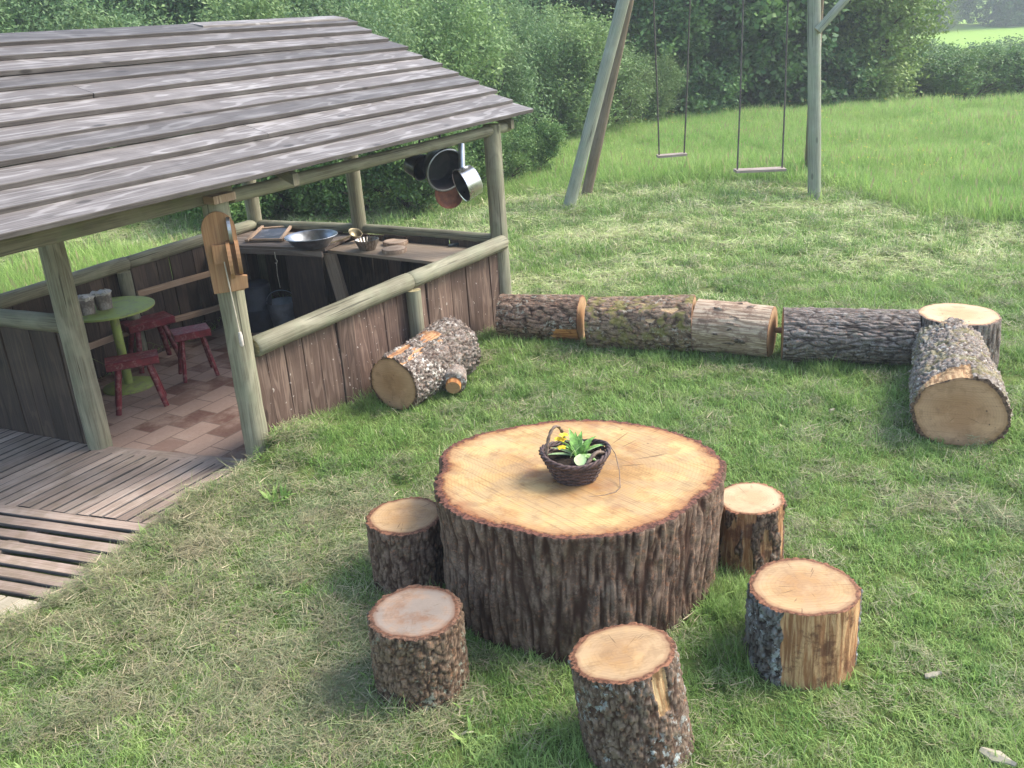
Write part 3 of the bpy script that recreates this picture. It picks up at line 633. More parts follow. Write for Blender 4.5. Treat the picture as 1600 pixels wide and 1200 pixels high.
s3.location = (-2.60, 7.30, FZ); s3.rotation_euler.z = math.radians(26); s3.scale = (.80, 1.1, 1.0)

# ------------------------------------------------------------------ toy telephone on the post
to = thing('toy_telephone', 'carved wooden toy telephone with a hanging cord fixed to the entrance post', 'toy', (B.x, B.y, 1.1))
Bf = B-V((B.x, B.y, 0)).normalized()*.088; rt = V((-Bf.y, Bf.x, 0)).normalized(); rt = rt if rt.x > 0 else -rt; fwd = V((0, 0, 1)).cross(rt); fwd = fwd if fwd.dot(Bf) < 0 else -fwd
def tp(x, z, d=0): return V((Bf.x, Bf.y, z))+rt*x+fwd*d
def prism(mb, outl, d0, d1):
    n = len(outl); vs = [tp(x, z, d0) for x, z in outl]+[tp(x, z, d1) for x, z in outl]
    mb.add(vs, [tuple(range(n)), tuple(range(2*n-1, n-1, -1))]+[(i, i+n, (i+1) % n+n, (i+1) % n) for i in range(n)], [[(z, x) for x, z in outl], [(z, x) for x, z in outl[::-1]]]+[[(outl[i][1], outl[i][0])]*2+[(outl[(i+1) % n][1], outl[(i+1) % n][0])]*2 for i in range(n)], .5)
mb = MB(); arc = [(.095*math.cos(a), 1.47+.105*math.sin(a)) for a in np.linspace(0, PI, 14)]
prism(mb, [(-.088, 1.10), (.088, 1.10)]+arc, 0, .022); mb.build('back_board', M_toy, to)
mb = MB(); prism(mb, [(-.055, 1.28), (.03, 1.28), (.03, 1.39), (-.055, 1.39)], .022, .055); mb.build('dial_box', M_toy, to)
def blade_(name, x0, zz, rz_, rd, th, m, ang0=-PI/2, ang1=PI/2):
    mb = MB(); n = 14; o_ = [(.02+rd*math.cos(a), zz+rz_*math.sin(a)) for a in np.linspace(ang0, ang1, n)]+[(.02, zz+rz_*math.sin(ang1)), (.02, zz+rz_*math.sin(ang0))]
    vs = [tp(x0-th/2, z, d) for d, z in o_]+[tp(x0+th/2, z, d) for d, z in o_]; k_ = len(o_)
    mb.add(vs, [tuple(range(k_)), tuple(range(2*k_-1, k_-1, -1))]+[(i, i+k_, (i+1) % k_+k_, (i+1) % k_) for i in range(k_)], [[(z, d) for d, z in o_], [(z, d) for d, z in o_[::-1]]]+[[(o_[i][1], 0), (o_[i][1], th), (o_[(i+1) % k_][1], th), (o_[(i+1) % k_][1], 0)] for i in range(k_)], .5)
    mb.build(name, m, to)
blade_('handset_piece', .035, 1.29, .115, .095, .022, M_toy); blade_('handset_piece', .085, 1.30, .10, .085, .022, M_toy); blade_('bell_plate', .06, 1.46, .08, .05, .02, M_steel)
mb = MB(); prism(mb, [(.01, 1.11), (.11, 1.12), (.115, 1.19), (.02, 1.21)], .022, .06); mb.build('cradle', M_toy, to)
mb = MB(); q0 = tp(-.0, 1.29, .06); q1 = tp(.015, .84, .03); tube(mb, [q0, lerp(q0, q1, .5)+fwd*.01, q1], .004, 6); cordo = mb.build('cord', M_cord, to)
mb = MB(); tube(mb, [q1+V((0, 0, .01)), q1-V((0, 0, .01)), q1-V((0, 0, .07)), q1-V((0, 0, .08))], [.009, .014, .014, .008], 10); mb.build('cord_handle', M_potw, to, smooth=True)

# ------------------------------------------------------------------ pans hanging under the eave
def pan(name, lab, mouth, ax, r, depth, r2, mat, mat_in, handle=None, grp='pots and pans hanging under the eave', cat='pan', hm=None):
    """mouth: centre of opening, ax: direction the opening faces"""
    ax = V(ax).normalized(); P = thing(name, lab, cat, mouth, grp); Mx = axisM(mouth, ax)
    mb = MB(); lathe(mb, [(r, 0), (r*1.05, .004), (r*1.05, -.008), (r*1.0, -.012), ((r+r2)/2, -depth*.5), (r2, -depth*.93), (r2*.9, -depth), (0, -depth)], 40, Mx); mb.build('pan_body', mat, P, smooth=True, sharp=40)
    mb = MB(); lathe(mb, [(r*.995, 0), ((r+r2)/2*.97, -depth*.5), (r2*.93, -depth*.93), (r2*.8, -depth*.97), (0, -depth*.97)], 40, Mx); mb.build('inner_lining', mat_in, P, smooth=True, sharp=40)
    if handle: mb = MB(); tube(mb, handle[0], handle[1], 12); mb.build('handle', hm or mat, P, smooth=True, sharp=50)
    return P
def py(x, y, Y): d = ray(x, y); return V((0, 0, CAM_H))+d*(Y/d.y)
m1 = py(660, 262, 7.45); pan('black_pot', 'small black pot, leftmost of the hanging pans', m1, (.75, -.6, -.25), .10, .13, .085, M_black, M_black, ([m1+V((-.02, .03, .09)), m1+V((-.0, .05, .26))], .008))
m2 = py(697, 266, 7.35); pan('black_saucepan', 'large black saucepan with its mouth open, in the middle of the hanging pans', m2, (.52, -.80, -.22), .165, .15, .135, M_black, M_black, ([m2+V((-.03, .03, .15)), m2+V((-.03, .07, .30))], .01))
mb = MB(); Mx = axisM(m2, V((.52, -.80, -.22))); lathe(mb, [(.158, .002), (.166, .008), (.172, .003), (.168, -.004)], 40, Mx)
rm = mb.build('rim', M_steel, bpy.data.objects['black_saucepan'], smooth=True)
m3 = py(721, 290, 7.25); pan('silver_saucepan', 'bright silver saucepan with a thick tubular handle, rightmost of the hanging pans', m3, (-.86, -.42, -.28), .125, .13, .118, M_bright, M_black, ([py(722, 268, 7.32), py(721, 225, 7.40)], .026), hm=M_steel)
m4 = py(702, 303, 7.75); pan('rusty_pan', 'rusty pan hanging lowest behind the black saucepan', m4, (.25, -.93, .15), .115, .05, .09, M_rust, M_rust, ([m4+V((0, .02, .1)), m4+V((0, .04, .38))], .008))

# ------------------------------------------------------------------ logs and stumps
def vor(x, y, z):
    d = mnoise.voronoi(V((x, y, z)))[0]; return d[1]-d[0]
def log(name, lab, cat, P0, P1, r0, r1, barkm, cutm, seed, bt=.014, cs=.045, cl=.14, nth=150, nl=50, strip=None, ol=None, ry=1.0, grp=None, groove=1.0, extra=None, cut0=True, bump2=.4, flare=0.0, step=None, cutm0=None, seam=0., ridge=.6):
    """P0 -> P1 centre line.  upright stump: P0 = foot, P1 = top"""
    P0, P1 = V(P0), V(P1); ax = (P1-P0); L = ax.length; d = ax.normalized()
    if abs(d.z) > .7: e1 = V((1, 0, 0)); e1 = (e1-d*e1.dot(d)).normalized(); e2 = d.cross(e1)
    else: e1 = V((0, 0, 1)).cross(d).normalized(); e2 = d.cross(e1)    # e1 sideways, e2 up
    rm = (r0+r1)/2; org = V((P0.x, P0.y, 0.0)) if abs(d.z) > .7 else V(((P0.x+P1.x)/2, (P0.y+P1.y)/2, 0))
    root = thing(name, lab, cat, org, grp); sd_ = seed*17.31
    ratios = [1+(ol(2*PI*j/nth) if ol else 0)+.075*mnoise.noise(V((math.cos(2*PI*j/nth)*1.3, math.sin(2*PI*j/nth)*1.3, sd_)))+.028*mnoise.noise(V((math.cos(2*PI*j/nth)*3.2, math.sin(2*PI*j/nth)*3.2, sd_+4)))+.012*mnoise.noise(V((math.cos(2*PI*j/nth)*5, math.sin(2*PI*j/nth)*5, sd_))) for j in range(nth)]
    vs = []; hs = []; ss = []; wr = []
    for i in range(nl+1):
        t = i/nl; c = P0+ax*t
        for j in range(nth):
            a = 2*PI*j/nth; ca, sa = math.cos(a), math.sin(a)
            rw = lerp(r0, r1, t)*ratios[j]*(1+flare*(1-t)**3)
            rw *= 1+.03*mnoise.noise(V((ca*1.5+sd_, sa*1.5, t*L*3)))
            if step: rw *= step(t, a)
            x, y, z = ca*rm/cs+sd_, sa*rm/cs, t*L/cl
            wx = .6*mnoise.noise(V((x*.6, y*.6, z*1.3))); wy = .6*mnoise.noise(V((x*.6+9, y*.6, z*1.3)))
            v1 = vor(x+wx, y+wy, z); h = sstep(.0, .20, v1)
            if ridge:
                nr_ = mnoise.noise(V(((x+wx*.8)*.75, (y+wy*.8)*.75, z*.55))); h = min(lerp(h, 1., ridge*.3), 1-ridge+ridge*sstep(.0, .20, abs(nr_)))
            f = mnoise.fractal(V((x*1.7, y*1.7, z*2.2)), 1., 2., 3)
            h = max(0, min(1, h*(.75+.25*f)+.08*f)); h = 1-(1-h)*groove
            s = 0.0
            if strip:
                s = strip(t, a, mnoise.noise(V((ca*3+sd_, sa*3, t*L*5)))*.6+.3*mnoise.noise(V((ca*9+sd_, sa*9, t*L*14)))); s = max(0, min(1, s))
            fb = .004*mnoise.noise(V((ca*rm*60, sa*rm*60, t*L*6)))
            r = rw+(1-s)*(bt*(.35+.65*h)+bump2*bt*.5*f)+s*fb
            zj = 0
            if i == nl: r -= bt*.12*(1-s)
            vs.append(c+e1*ca*r+e2*sa*r*ry); hs.append(h); ss.append(s); wr.append(rw)
    fs = [(i*nth+j, i*nth+(j+1) % nth, (i+1)*nth+(j+1) % nth, (i+1)*nth+j) for i in range(nl) for j in range(nth)]
    uvs = []
    for i in range(nl):
        for j in range(nth):
            u0, u1 = L*i/nl, L*(i+1)/nl; v0, v1 = rm*2*PI*j/nth, rm*2*PI*(j+1)/nth; uvs.append([(u0, v0), (u0, v1), (u1, v1), (u1, v0)])
    mb = MB(); mb.add(vs, fs, uvs, .5); mb.va['h'] = hs; mb.va['s'] = ss
    mb.build('bark', barkm, root, smooth=True)
    def cap(i, c, sgn, mat):
        mb = MB(); vv = []; rr = []; base = i*nth; ww = []
        ringf = [1.0, .985, .95, .85, .6, .3]
        for k, f in enumerate(ringf):
            for j in range(nth):
                p = vs[base+j]
                if k == 0: q = p+d*sgn*.004*mnoise.noise(V((p.x*60, p.y*60, p.z*60))); ratio = 1.0+ (0.10 if ss[base+j] < .5 else .0)
                else:
                    a = 2*PI*j/nth; rw = wr[base+j]*f*(1.0 if ss[base+j] < .5 else .992); q = c+e1*math.cos(a)*rw+e2*math.sin(a)*rw*ry; ratio = f*1.0
                    q = q+d*sgn*(.0015+.0012*mnoise.noise(V((q.x*9, q.y*9, sd_)))+(.002 if f < .99 else 0))
                vv.append(q); rr.append(ratio)
        vv.append(c+d*sgn*.003); rr.append(0.0); nr = len(ringf)
        ff = [(k*nth+j, k*nth+(j+1) % nth, (k+1)*nth+(j+1) % nth, (k+1)*nth+j) for k in range(nr-1) for j in range(nth)]+[((nr-1)*nth+j, (nr-1)*nth+(j+1) % nth, nr*nth) for j in range(nth)]
        if sgn < 0: ff = [f[::-1] for f in ff]
        uvv = [((q-c).dot(e1), (q-c).dot(e2)) for q in vv]
        mb.add(vv, ff, [[uvv[k] for k in f] for f in ff], .5); mb.va['rr'] = rr; mb.build('cut_face', mat, root, smooth=True)
    cap(nl, P1, 1, cutm)
    if cut0: cap(0, P0, -1, cutm0 or cutm)
    return root
WB = dict(plate=(.105, .082, .068), plate2=(.165, .135, .112), crack=(.05,.032,.024))
M_btab = bark('table_bark', (.145, .092, .066), (.25, .175, .13), (.075, .038, .026), lam=.12, lichen=(.30, .31, .24))
M_b1 = bark('stool_bark_mottled', (.14, .095, .07), (.24, .18, .135), (.075, .04, .028), lichen=(.38, .43, .42), lam=.75)
M_b2 = bark('stool_bark_brown', (.15, .095, .062), (.25, .175, .12), (.06, .036, .026), lichen=(.33, .36, .28), lam=.6, bare=(.33, .13, .055), bare2=(.50, .28, .13))
M_b4 = bark('half_stripped_bark', (.27, .285, .28), (.15, .135, .125), (.035, .02, .016), lichen=(.44, .49, .49), lam=.8, bare=(.27, .13, .06), bare2=(.52, .33, .17), bare3=(.12, .055, .032))
M_b5 = bark('stripped_brown_bark', (.12, .08, .055), (.2, .14, .1), (.05, .02, .015), lam=.2, bare=(.24, .11, .05), bare2=(.44, .27, .14), bare3=(.12, .055, .035))
M_bg = bark('grey_fissured_bark', (.17, .14, .12), (.28, .24, .21), (.05, .034, .028), lichen=(.5, .5, .47), lam=.3)
M_bl = bark('lichen_bark', (.19, .155, .13), (.31, .27, .235), (.06, .04, .03), lichen=(.50, .49, .43), lam=.7, moss=(.24, .22, .05), mam=.3, bare=(.28, .16, .08), bare2=(.52, .36, .20))
M_bm = bark('mossy_bark', (.20, .135, .095), (.31, .225, .16), (.06, .035, .025), lichen=(.48, .46, .38), lam=.5, moss=(.20, .19, .05), mam=.6, bare=(.40, .24, .12), bare2=(.58, .42, .25))
M_bs = bark('peeled_bark', (.15, .11, .085), (.24, .19, .15), (.05, .03, .02), lam=.3, bare=(.25, .17, .115), bare2=(.52, .41, .30), bare3=(.19, .12, .085))
M_bw = bark('scaly_white_bark', (.17, .13, .105), (.30, .255, .22), (.06, .035, .028), lichen=(.60, .56, .50), lam=1.1, bare=(.32, .15, .07), bare2=(.48, .29, .15), bare3=(.2, .09, .05))
M_bo = bark('flaking_bark', (.17, .11, .078), (.30, .21, .155), (.045, .026, .02), lichen=(.42, .45, .38), lam=.6, bare=(.42, .17, .055), bare2=(.60, .30, .11), bare3=(.2, .08, .035))
rimc = (.42, .13, .045)
M_ctab = cutmat('table_cut', (.36, .205, .082), (.49, .33, .145), (.25, .09, .036), (.13, .055, .036), .6, gray=.22, edge=.955, sawdir=-.9, streak=.5, red=.3, ringa=.2)
M_c1 = cutmat('stool_cut', (.38, .22, .095), (.45, .295, .15), (.20, .09, .05), (.20, .09, .05), .18, edge=.93, streak=.35, gray=.18)
M_cg = cutmat('weathered_cut', (.19, .11, .07), (.29, .20, .14), (.15, .07, .04), (.15, .08, .05), .18, gray=.75, edge=.91, streak=.3)
M_c5 = cutmat('pale_cut', (.42, .30, .17), (.49, .37, .23), (.25, .12, .06), (.25, .11, .06), .17, edge=.95, streak=.08)
M_cl = cutmat('log_end_tan', (.45, .245, .125), (.54, .325, .185), (.28, .15, .07), (.15, .09, .06), .25, edge=.97, streak=.28)
M_co = cutmat('log_end_orange', (.38, .22, .11), (.46, .30, .17), (.30, .15, .07), (.2, .1, .06), .2, edge=.97, streak=.2)
M_cb = cutmat('back_stump_cut', (.46, .31, .17), (.54, .40, .25), (.36, .19, .09), (.22, .14, .10), .27, edge=.97, streak=.12)
# table: irregular outline
def ol_tab(a):
    q = (a % (2*PI))
    d = .02*math.sin(3*a+.6)+.012*math.sin(5*a+2.)
    d -= .05*math.exp(-((q-2.95)/.13)**2)          # notch on the left
    d -= .025*math.exp(-((q-4.25)/.16)**2); d += .02*math.exp(-((q-4.9)/.3)**2); d -= .02*math.exp(-((q-5.35)/.14)**2)
    return d
log('stump_table', 'huge oak trunk slice standing as a table with a basket on top', 'table', (CT.x-.01, CT.y-.02, -.03), (CT.x, CT.y, .575), .605, .637, M_btab, M_ctab, 3, bt=.029, cs=.030, cl=.32, nth=420, nl=90, ol=ol_tab, ry=.94, bump2=.45, cut0=False, ridge=1.)
def stump(name, lab, px, py_, z, wpx, bm, cm, seed, lean=(0, 0), **k):
    T = at(px, py_, z); q = (T-V((0, 0, CAM_H))).dot(F); r = wpx*q/(2*FPX)-.012; hole(T.x-lean[0]*.6, T.y-lean[1]*.6, r*.93)
    return log(name, lab, 'stump stool', (T.x-lean[0], T.y-lean[1], -.03), T, r*k.pop('rb', 1.02), r, bm, cm, seed, grp='stump stools round the trunk table', cut0=False, **k)
kw = dict(bt=.018, cs=.022, cl=.06, nth=190, nl=64)
stump('stump_stool', 'brown barked stump stool behind the left side of the trunk table', 633, 806, .34, 122, M_btab, M_c1, 11, bt=.018, cs=.030, cl=.12, nth=170, nl=50)
stump('stump_stool', 'stump stool with a grey weathered top at front left of the trunk table', 648, 957, .34, 148, M_b2, M_cg, 12, **kw)
stump('stump_stool', 'leaning lichen-spotted stump stool directly in front of the trunk table', 973, 1020, .40, 164, M_b1, M_c1, 13, lean=(-.055, .03), rb=1.04, strip=lambda t, a, n: 1.0 if (t > .62+n*.05 and abs(a-5.35-n*.15) < .16) else 0, **kw)
stump('stump_stool', 'half stripped stump stool with blue-grey bark on its left side', 1258, 917, .34, 168, M_b4, M_c1, 14, lean=(.0, .0), strip=lambda t, a, n: sstep(3.95, 4.05, a+n*.25)*sstep(5.98, 5.88, a+n*.2), **kw)
stump('stump_stool', 'pale topped brown stump stool behind the right side of the trunk table', 1172, 779, .34, 108, M_b5, M_c5, 15, strip=lambda t, a, n: sstep(-.1, .1, n+.05)*(1 if a > 3.3 else 0), **kw)
# row of logs
def lay(px0, py0, px1, py1, z): return at(px0, py0, z), at(px1, py1, z)
def hlog(name, lab, a, b, r0, r1, bm, cm, seed, **k):
    a, b = V(a), V(b); a.z = r0*k.get('ry', 1)+.0; b.z = r1*k.get('ry', 1)
    L = (b-a).length
    for i in range(int(L/.12)+1): p = lerp(a, b, min(1, i*.12/L)); hole(p.x, p.y, min(r0, r1)*.55)
    return log(name, lab, 'log', a, b, r0-.012, r1-.012, bm, cm, seed, grp=k.pop('grp', 'logs lying in a row as a bench'), **k)
la = dict(bt=.014, cs=.036, cl=.14, nth=150, nl=90)
hlog('log', 'dark log with orange wood showing at its right end, against the shelter', (-.04, 7.40, 0), (.60, 7.18, 0), .195, .20, M_bo, M_co, 21, strip=lambda t, a, n: sstep(.62, .70, t+n*.30)*sstep(3.2, 3.4, a)*sstep(5.6, 5.3, a+n*.3), **la)
hlog('log', 'mossy brown log, second from the shelter', (.65, 7.03, 0), (1.43, 6.78, 0), .205, .222, M_bm, M_co, 22, strip=lambda t, a, n: sstep(.28, .4, n), bt=.014, cs=.04, cl=.1, nth=150, nl=90)
hlog('log', 'pale log with most of its bark peeled off, third from the shelter', (1.455, 6.77, 0), (1.955, 6.51, 0), .215, .205, M_bs, M_co, 23, strip=lambda t, a, n: sstep(-.30, -.16, n), **la)
hlog('log', 'grey deeply fissured log, rightmost of the lying row', (2.015, 6.45, 0), (2.90, 6.21, 0), .20, .195, M_bg, M_co, 24, bt=.02, cs=.032, cl=.17, nth=230, nl=110)
mb = MB(); pg = at(1218, 516, .2); tube(mb, [pg+V((-.03, .01, 0)), pg, pg+V((.03, -.01, 0))], [.02, .024, .02], 10); tagp(mb.build('wood_peg', M_co if False else M_toy, smooth=True, loc=pg), 'small wooden peg wedged between the pale log and the grey log', 'peg')
T = at(1498, 491, .38); hole(T.x, T.y, .24)
log('tree_stump', 'wide upright stump behind the big lichen covered log', 'stump', (T.x, T.y, -.03), T, .262, .25, M_bg, M_cb, 31, bt=.016, cs=.04, cl=.3, nth=170, nl=50, cut0=False)
# big right log, one log with a bark step
def bigstep(t, a): return 1.0+.10*sstep(.51, .48, t+.03*math.sin(a*3))-.05*math.exp(-((t+.03*math.sin(a*3)-.53)/.02)**2)
bl0 = at(1500, 641, .225); bl1 = at(1499, 538, .25)
hlog('log', 'thick grey lichen covered log with a tan cut end facing the camera', (bl0.x, bl0.y, 0), (bl1.x+.0, bl1.y+.15, 0), .238, .222, M_bl, M_cl, 25, ry=.86, step=bigstep, strip=lambda t, a, n: 1.0 if (t < .10+.08*math.sin(a*2+4)+n*.08 and .5 < a < 1.75) or abs(t-.525+.03*math.sin(a*3)) < .02 and .7 < a < 3.3 else 0, grp='logs round the seating circle', bt=.026, cs=.035, cl=.06, nth=210, nl=110, bump2=.9)
# short log with branch stub
s0_ = at(622, 603, .185); s1_ = at(708, 552, .19)
sl_ = hlog('log', 'short rough log with a cut branch stub lying against the plank wall', (s0_.x-.03, s0_.y, 0), (s1_.x+.02, s1_.y+.06, 0), .20, .225, M_bw, M_cl, 26, strip=lambda t, a, n: sstep(.0, .1, n+.15)*sstep(2.3, 2.0, abs(a-1.3)+1.3)*sstep(.75, .6, t), grp='logs round the seating circle', bt=.02, cs=.026, cl=.045, nth=170, nl=90, bump2=1.2)
mb = MB(); kb = at(708, 606, .10); kd = V((-.05, -.95, -.25)).normalized(); tube(mb, [kb-kd*.18, kb-kd*.08, kb-kd*.05, kb-kd*.052], [.085, .092, .09, .062], 22, wob=.1, caps=False); mb.va['h'] = [.8]*len(mb.v); mb.va['s'] = [0]*len(mb.v); mb.build('branch_collar', M_bw, sl_, smooth=True)
mb = MB(); tube(mb, [kb-kd*.15, kb-kd*.01, kb], [.055, .055, .05], 20, cmi=1); mb.va['h'] = [.5]*len(mb.v); mb.va['s'] = [1]*len(mb.v); mb.va['rr'] = [.5]*len(mb.v); mb.build('branch_stub', [M_bo, M_cl], sl_, smooth=True, sharp=50)

# ------------------------------------------------------------------ basket on the table
bc = at(900, 747, .58); bz = .578
ba = thing('wicker_basket', 'dark brown wicker basket holding soil on the trunk table', 'basket', (bc.x, bc.y, bz)); rb_, rt_, bh = .085, .145, .125
mb = MB(); nw = 22; rows = 13
for k in range(rows):
    z = bh*k/(rows-1)*.93; r = lerp(rb_, rt_, (z/bh)**.9); pth = []
    for j in range(nw*4+1): a = 2*PI*j/(nw*4); pth.append((bc.x+(r+.0045*math.sin(a*nw/2*1+PI*k))*math.cos(a), bc.y+(r*.9+.0045*math.sin(a*nw/2+PI*k))*math.sin(a), bz+.006+z+.0015*math.sin(a*nw/2)))
    tube(mb, pth, .0056, 6, caps=False)
for j in range(nw): a = 2*PI*(j+.5)/nw; tube(mb, [(bc.x+r*math.cos(a), bc.y+r*.9*math.sin(a), bz+z) for r, z in ((rb_, .004), (lerp(rb_, rt_, .5), bh*.5), (rt_, bh))], .0042, 6)
mb.build('woven_sides', M_wick, ba, smooth=True)
mb = MB()
for ph in (0, PI*.66, PI*1.33):
    tube(mb, [(bc.x+(rt_+.004+.006*math.cos(a*9+ph))*math.cos(a), bc.y+(rt_*.9+.004+.006*math.cos(a*9+ph))*math.sin(a), bz+bh+.004+.007*math.sin(a*9+ph)+.012*math.cos(2*a)) for a in np.linspace(0, 2*PI, 100)], .0062, 6, caps=False)
mb.build('rim', M_wick, ba, smooth=True)
mb = MB(); hx = bc.x-rt_*.86
for ph in (0, PI):
    tube(mb, [(hx+.018-.02*math.cos(a)+.045*(1-math.cos(a))*.55+.003*math.cos(a*8+ph), bc.y-.03+.05*(1-math.cos(a))+.003*math.sin(a*8+ph), bz+bh-.01+.135*math.sin(a)) for a in np.linspace(0, PI, 30)], .0055, 7)
mb.build('handle', M_wick2, ba, smooth=True)
mb = MB()
for ph in (0, PI):
    tube(mb, [(bc.x+.045+.09*t_+.003*math.cos(t_*20+ph), bc.y-.105+.07*t_+.003*math.sin(t_*20+ph), bz+bh-.004+.035*math.sin(PI*t_)) for t_ in np.linspace(0, 1, 20)], .0075, 7)
mb.build('handle', M_wick2, ba, smooth=True)
mb = MB(); n = 30; vs = [(bc.x, bc.y, bz+bh*.80)]
for i in (1, 2, 3):
    for j in range(n): a = 2*PI*j/n; r = (rt_-.012)*i/3; vs.append((bc.x+r*math.cos(a), bc.y+r*.9*math.sin(a), bz+bh*.80+random.uniform(-.006, .006)))
mb.add(vs, [(0, 1+j, 1+(j+1) % n) for j in range(n)]+[(1+i*n+j, 1+(i+1)*n+j, 1+(i+1)*n+(j+1) % n, 1+i*n+(j+1) % n) for i in range(2) for j in range(n)]); mb.build('soil', M_soil, ba)
pl = thing('primrose_plant', 'yellow flowering primrose plant growing in the wicker basket', 'plant', (bc.x, bc.y, bz+bh*.8))
def leaf(mb, base, az, L, wd, el0, curl, rnd=.5):
    n = 8; vs = []; p = V(base); el = el0; dx, dy = math.cos(az), math.sin(az); sx = V((-dy, dx, 0))
    for k in range(n+1):
        t_ = k/n; ww = wd*math.sin(PI*min(1, .12+.88*t_)**.8)*(1 if k < n else .05)
        ud = V((-dx*math.sin(el), -dy*math.sin(el), math.cos(el)))
        vs += [p-sx*ww/2+ud*ww*.18, p, p+sx*ww/2+ud*ww*.18]
        p = p+V((dx*math.cos(el), dy*math.cos(el), math.sin(el)))*(L/n); el += curl/n
    mb.add(vs, [(3*k+i, 3*k+i+1, 3*k+i+4, 3*k+i+3) for k in range(n) for i in (0, 1)], None, rnd)
pc = V((bc.x+.01, bc.y+.02, bz+bh*.8)); i_ = 0
for az, L, wd, el, cu in ((1.9, .13, .038, 1.25, -.6), (1.2, .12, .034, 1.2, -.9), (.6, .13, .032, .9, -.9), (.25, .15, .030, .45, -.5), (2.7, .12, .022, .5, -.7), (3.2, .14, .022, .35, -.5), (5.0, .08, .036, .7, -1.6), (.05, .13, .022, .75, -1.0), (1.0, .09, .03, .9, -1.2), (2.3, .09, .03, .9, -1.), (5.5, .10, .028, .3, -.5), (1.55, .11, .032, 1.1, -.4)):
    mb = MB(); leaf(mb, pc+V((.012*math.cos(az), .012*math.sin(az), 0)), az, L, wd, el, cu); mb.build('leaf', M_leafp2 if i_ in (4, 6, 3, 5) else M_leafp, pl, smooth=True); i_ += 1
for _ in range(12):
    az = random.uniform(0, 6.28); mb = MB(); leaf(mb, pc+V((random.uniform(-.03, .05), random.uniform(-.03, .03), 0)), az, random.uniform(.05, .11), random.uniform(.014, .026), random.uniform(.4, 1.3), random.uniform(-2.2, -.4)); mb.build('leaf', random.choice((M_leafp, M_leafp2)), pl, smooth=True)
mb = MB(); leaf(mb, (bc.x+.015, bc.y-.10, bz+bh*.9), 1.5, .07, .055, .5, -.3); mb.build('leaf', M_leafp2, pl, smooth=True)
for (dx, dy, dz) in ((-.055, .01, .085), (-.058, -.005, .055), (-.045, .015, .105), (-.068, .01, .09)):
    f = V((bc.x+dx, bc.y+dy, bz+bh*.8+dz)); mb = MB()
    for k in range(5): leaf(mb, f, 2*PI*k/5+dz*30, .024, .026, .5, -.8)
    tube(mb, [pc, lerp(pc, f, .6)+V((0, 0, .01)), f], .0016, 5, mi=1); mb.build('flower', [M_yel, M_leafp], pl)
mb = MB(); pts = [at(x, y, .60) for x, y in ((950, 722), (962, 728), (968, 742), (969, 757), (962, 764), (945, 769), (920, 772))]
pts = [V((p.x, p.y, max(.588, .70-.04*i))) if i < 3 else V((p.x, p.y, .586)) for i, p in enumerate(pts)]
tube(mb, pts, .0022, 6); tagp(mb.build('wicker_strand', M_wick2, smooth=True, loc=(pts[3].x, pts[3].y, .58)), 'thin loose stem curling over the trunk table beside the basket', 'stem')

# ------------------------------------------------------------------ swing frame
sw = thing('swing_stand', 'tall timber swing frame on leaning grey posts at the meadow edge', 'swing frame', (2.5, 13, 0))
def spost(p0, p1, r, m, name='leg'):
    mb = MB(); tube(mb, seg(p0, p1, 12), [lerp(r*1.05, r*.95, i/12) for i in range(13)], 18, cmi=1, wob=.04); return mb.build(name, [m, M_end], sw, smooth=True, sharp=50)
ZT = 3.35; xt = .87+(1.79-.87)/2.63*ZT
apex = V((xt, 13.05, ZT)); spost((.87, 12.73, -.2), (apex.x, 12.98, ZT+.1), .082, M_swing); spost((1.22, 13.64, -.2), (apex.x+.05, 13.2, ZT+.1), .075, M_swingd)
spost((4.24, 12.43, -.2), (4.09, 12.6, ZT+.05), .083, M_swing); spost((4.78, 14.35, -.2), (4.25, 12.75, ZT+.1), .07, M_swingd)
spost((4.15, 12.43, 2.10), (5.0, 12.4, 3.0), .05, M_swing, 'brace'); spost((5.0, 12.4, 3.0), (5.3, 12.42, ZT), .05, M_swing, 'brace')
spost((apex.x-.3, 13.1, ZT), (9.2, 12.1, ZT), .08, M_swing, 'crossbeam'); spost((9.0, 11.6, -.2), (9.0, 12.0, ZT), .08, M_swing); spost((9.9, 13.3, -.2), (9.05, 12.25, ZT), .075, M_swingd)
def swing(lab, a, b, ta, tb, sw_):
    c = (a+b)/2; S_ = thing('swing', lab, 'swing', (c.x, c.y, c.z), 'swings hanging from the timber frame'); d = (b-a).normalized()
    mb = MB(); plank(mb, a-d*.03, b+d*.03, V((-d.y, d.x, 0))*sw_, (0, 0, .035), 3); mb.build('seat', M_seat, S_)
    for p, q in ((a, ta), (b, tb)):
        mb = MB(); m_ = V((q.x, q.y, ZT)); pts = [p, lerp(p, m_, .3)+V((.004, 0, 0)), lerp(p, m_, .6)+V((-.004, 0, 0)), m_]; tube(mb, pts, .012, 6); mb.build('rope', M_rope, S_)
swing('narrow wooden swing seat on dark ropes, the further left swing', py(1030, 244, 13.9), py(1069, 241, 13.9), py(1019, 0, 13.0), py(1082, 0, 13.0), .16)
swing('wide wooden plank swing on thin ropes, beside the upright frame post', py(1152, 267, 12.8), py(1222, 264, 12.8), py(1163, 0, 12.8), py(1231, 0, 12.7), .2)

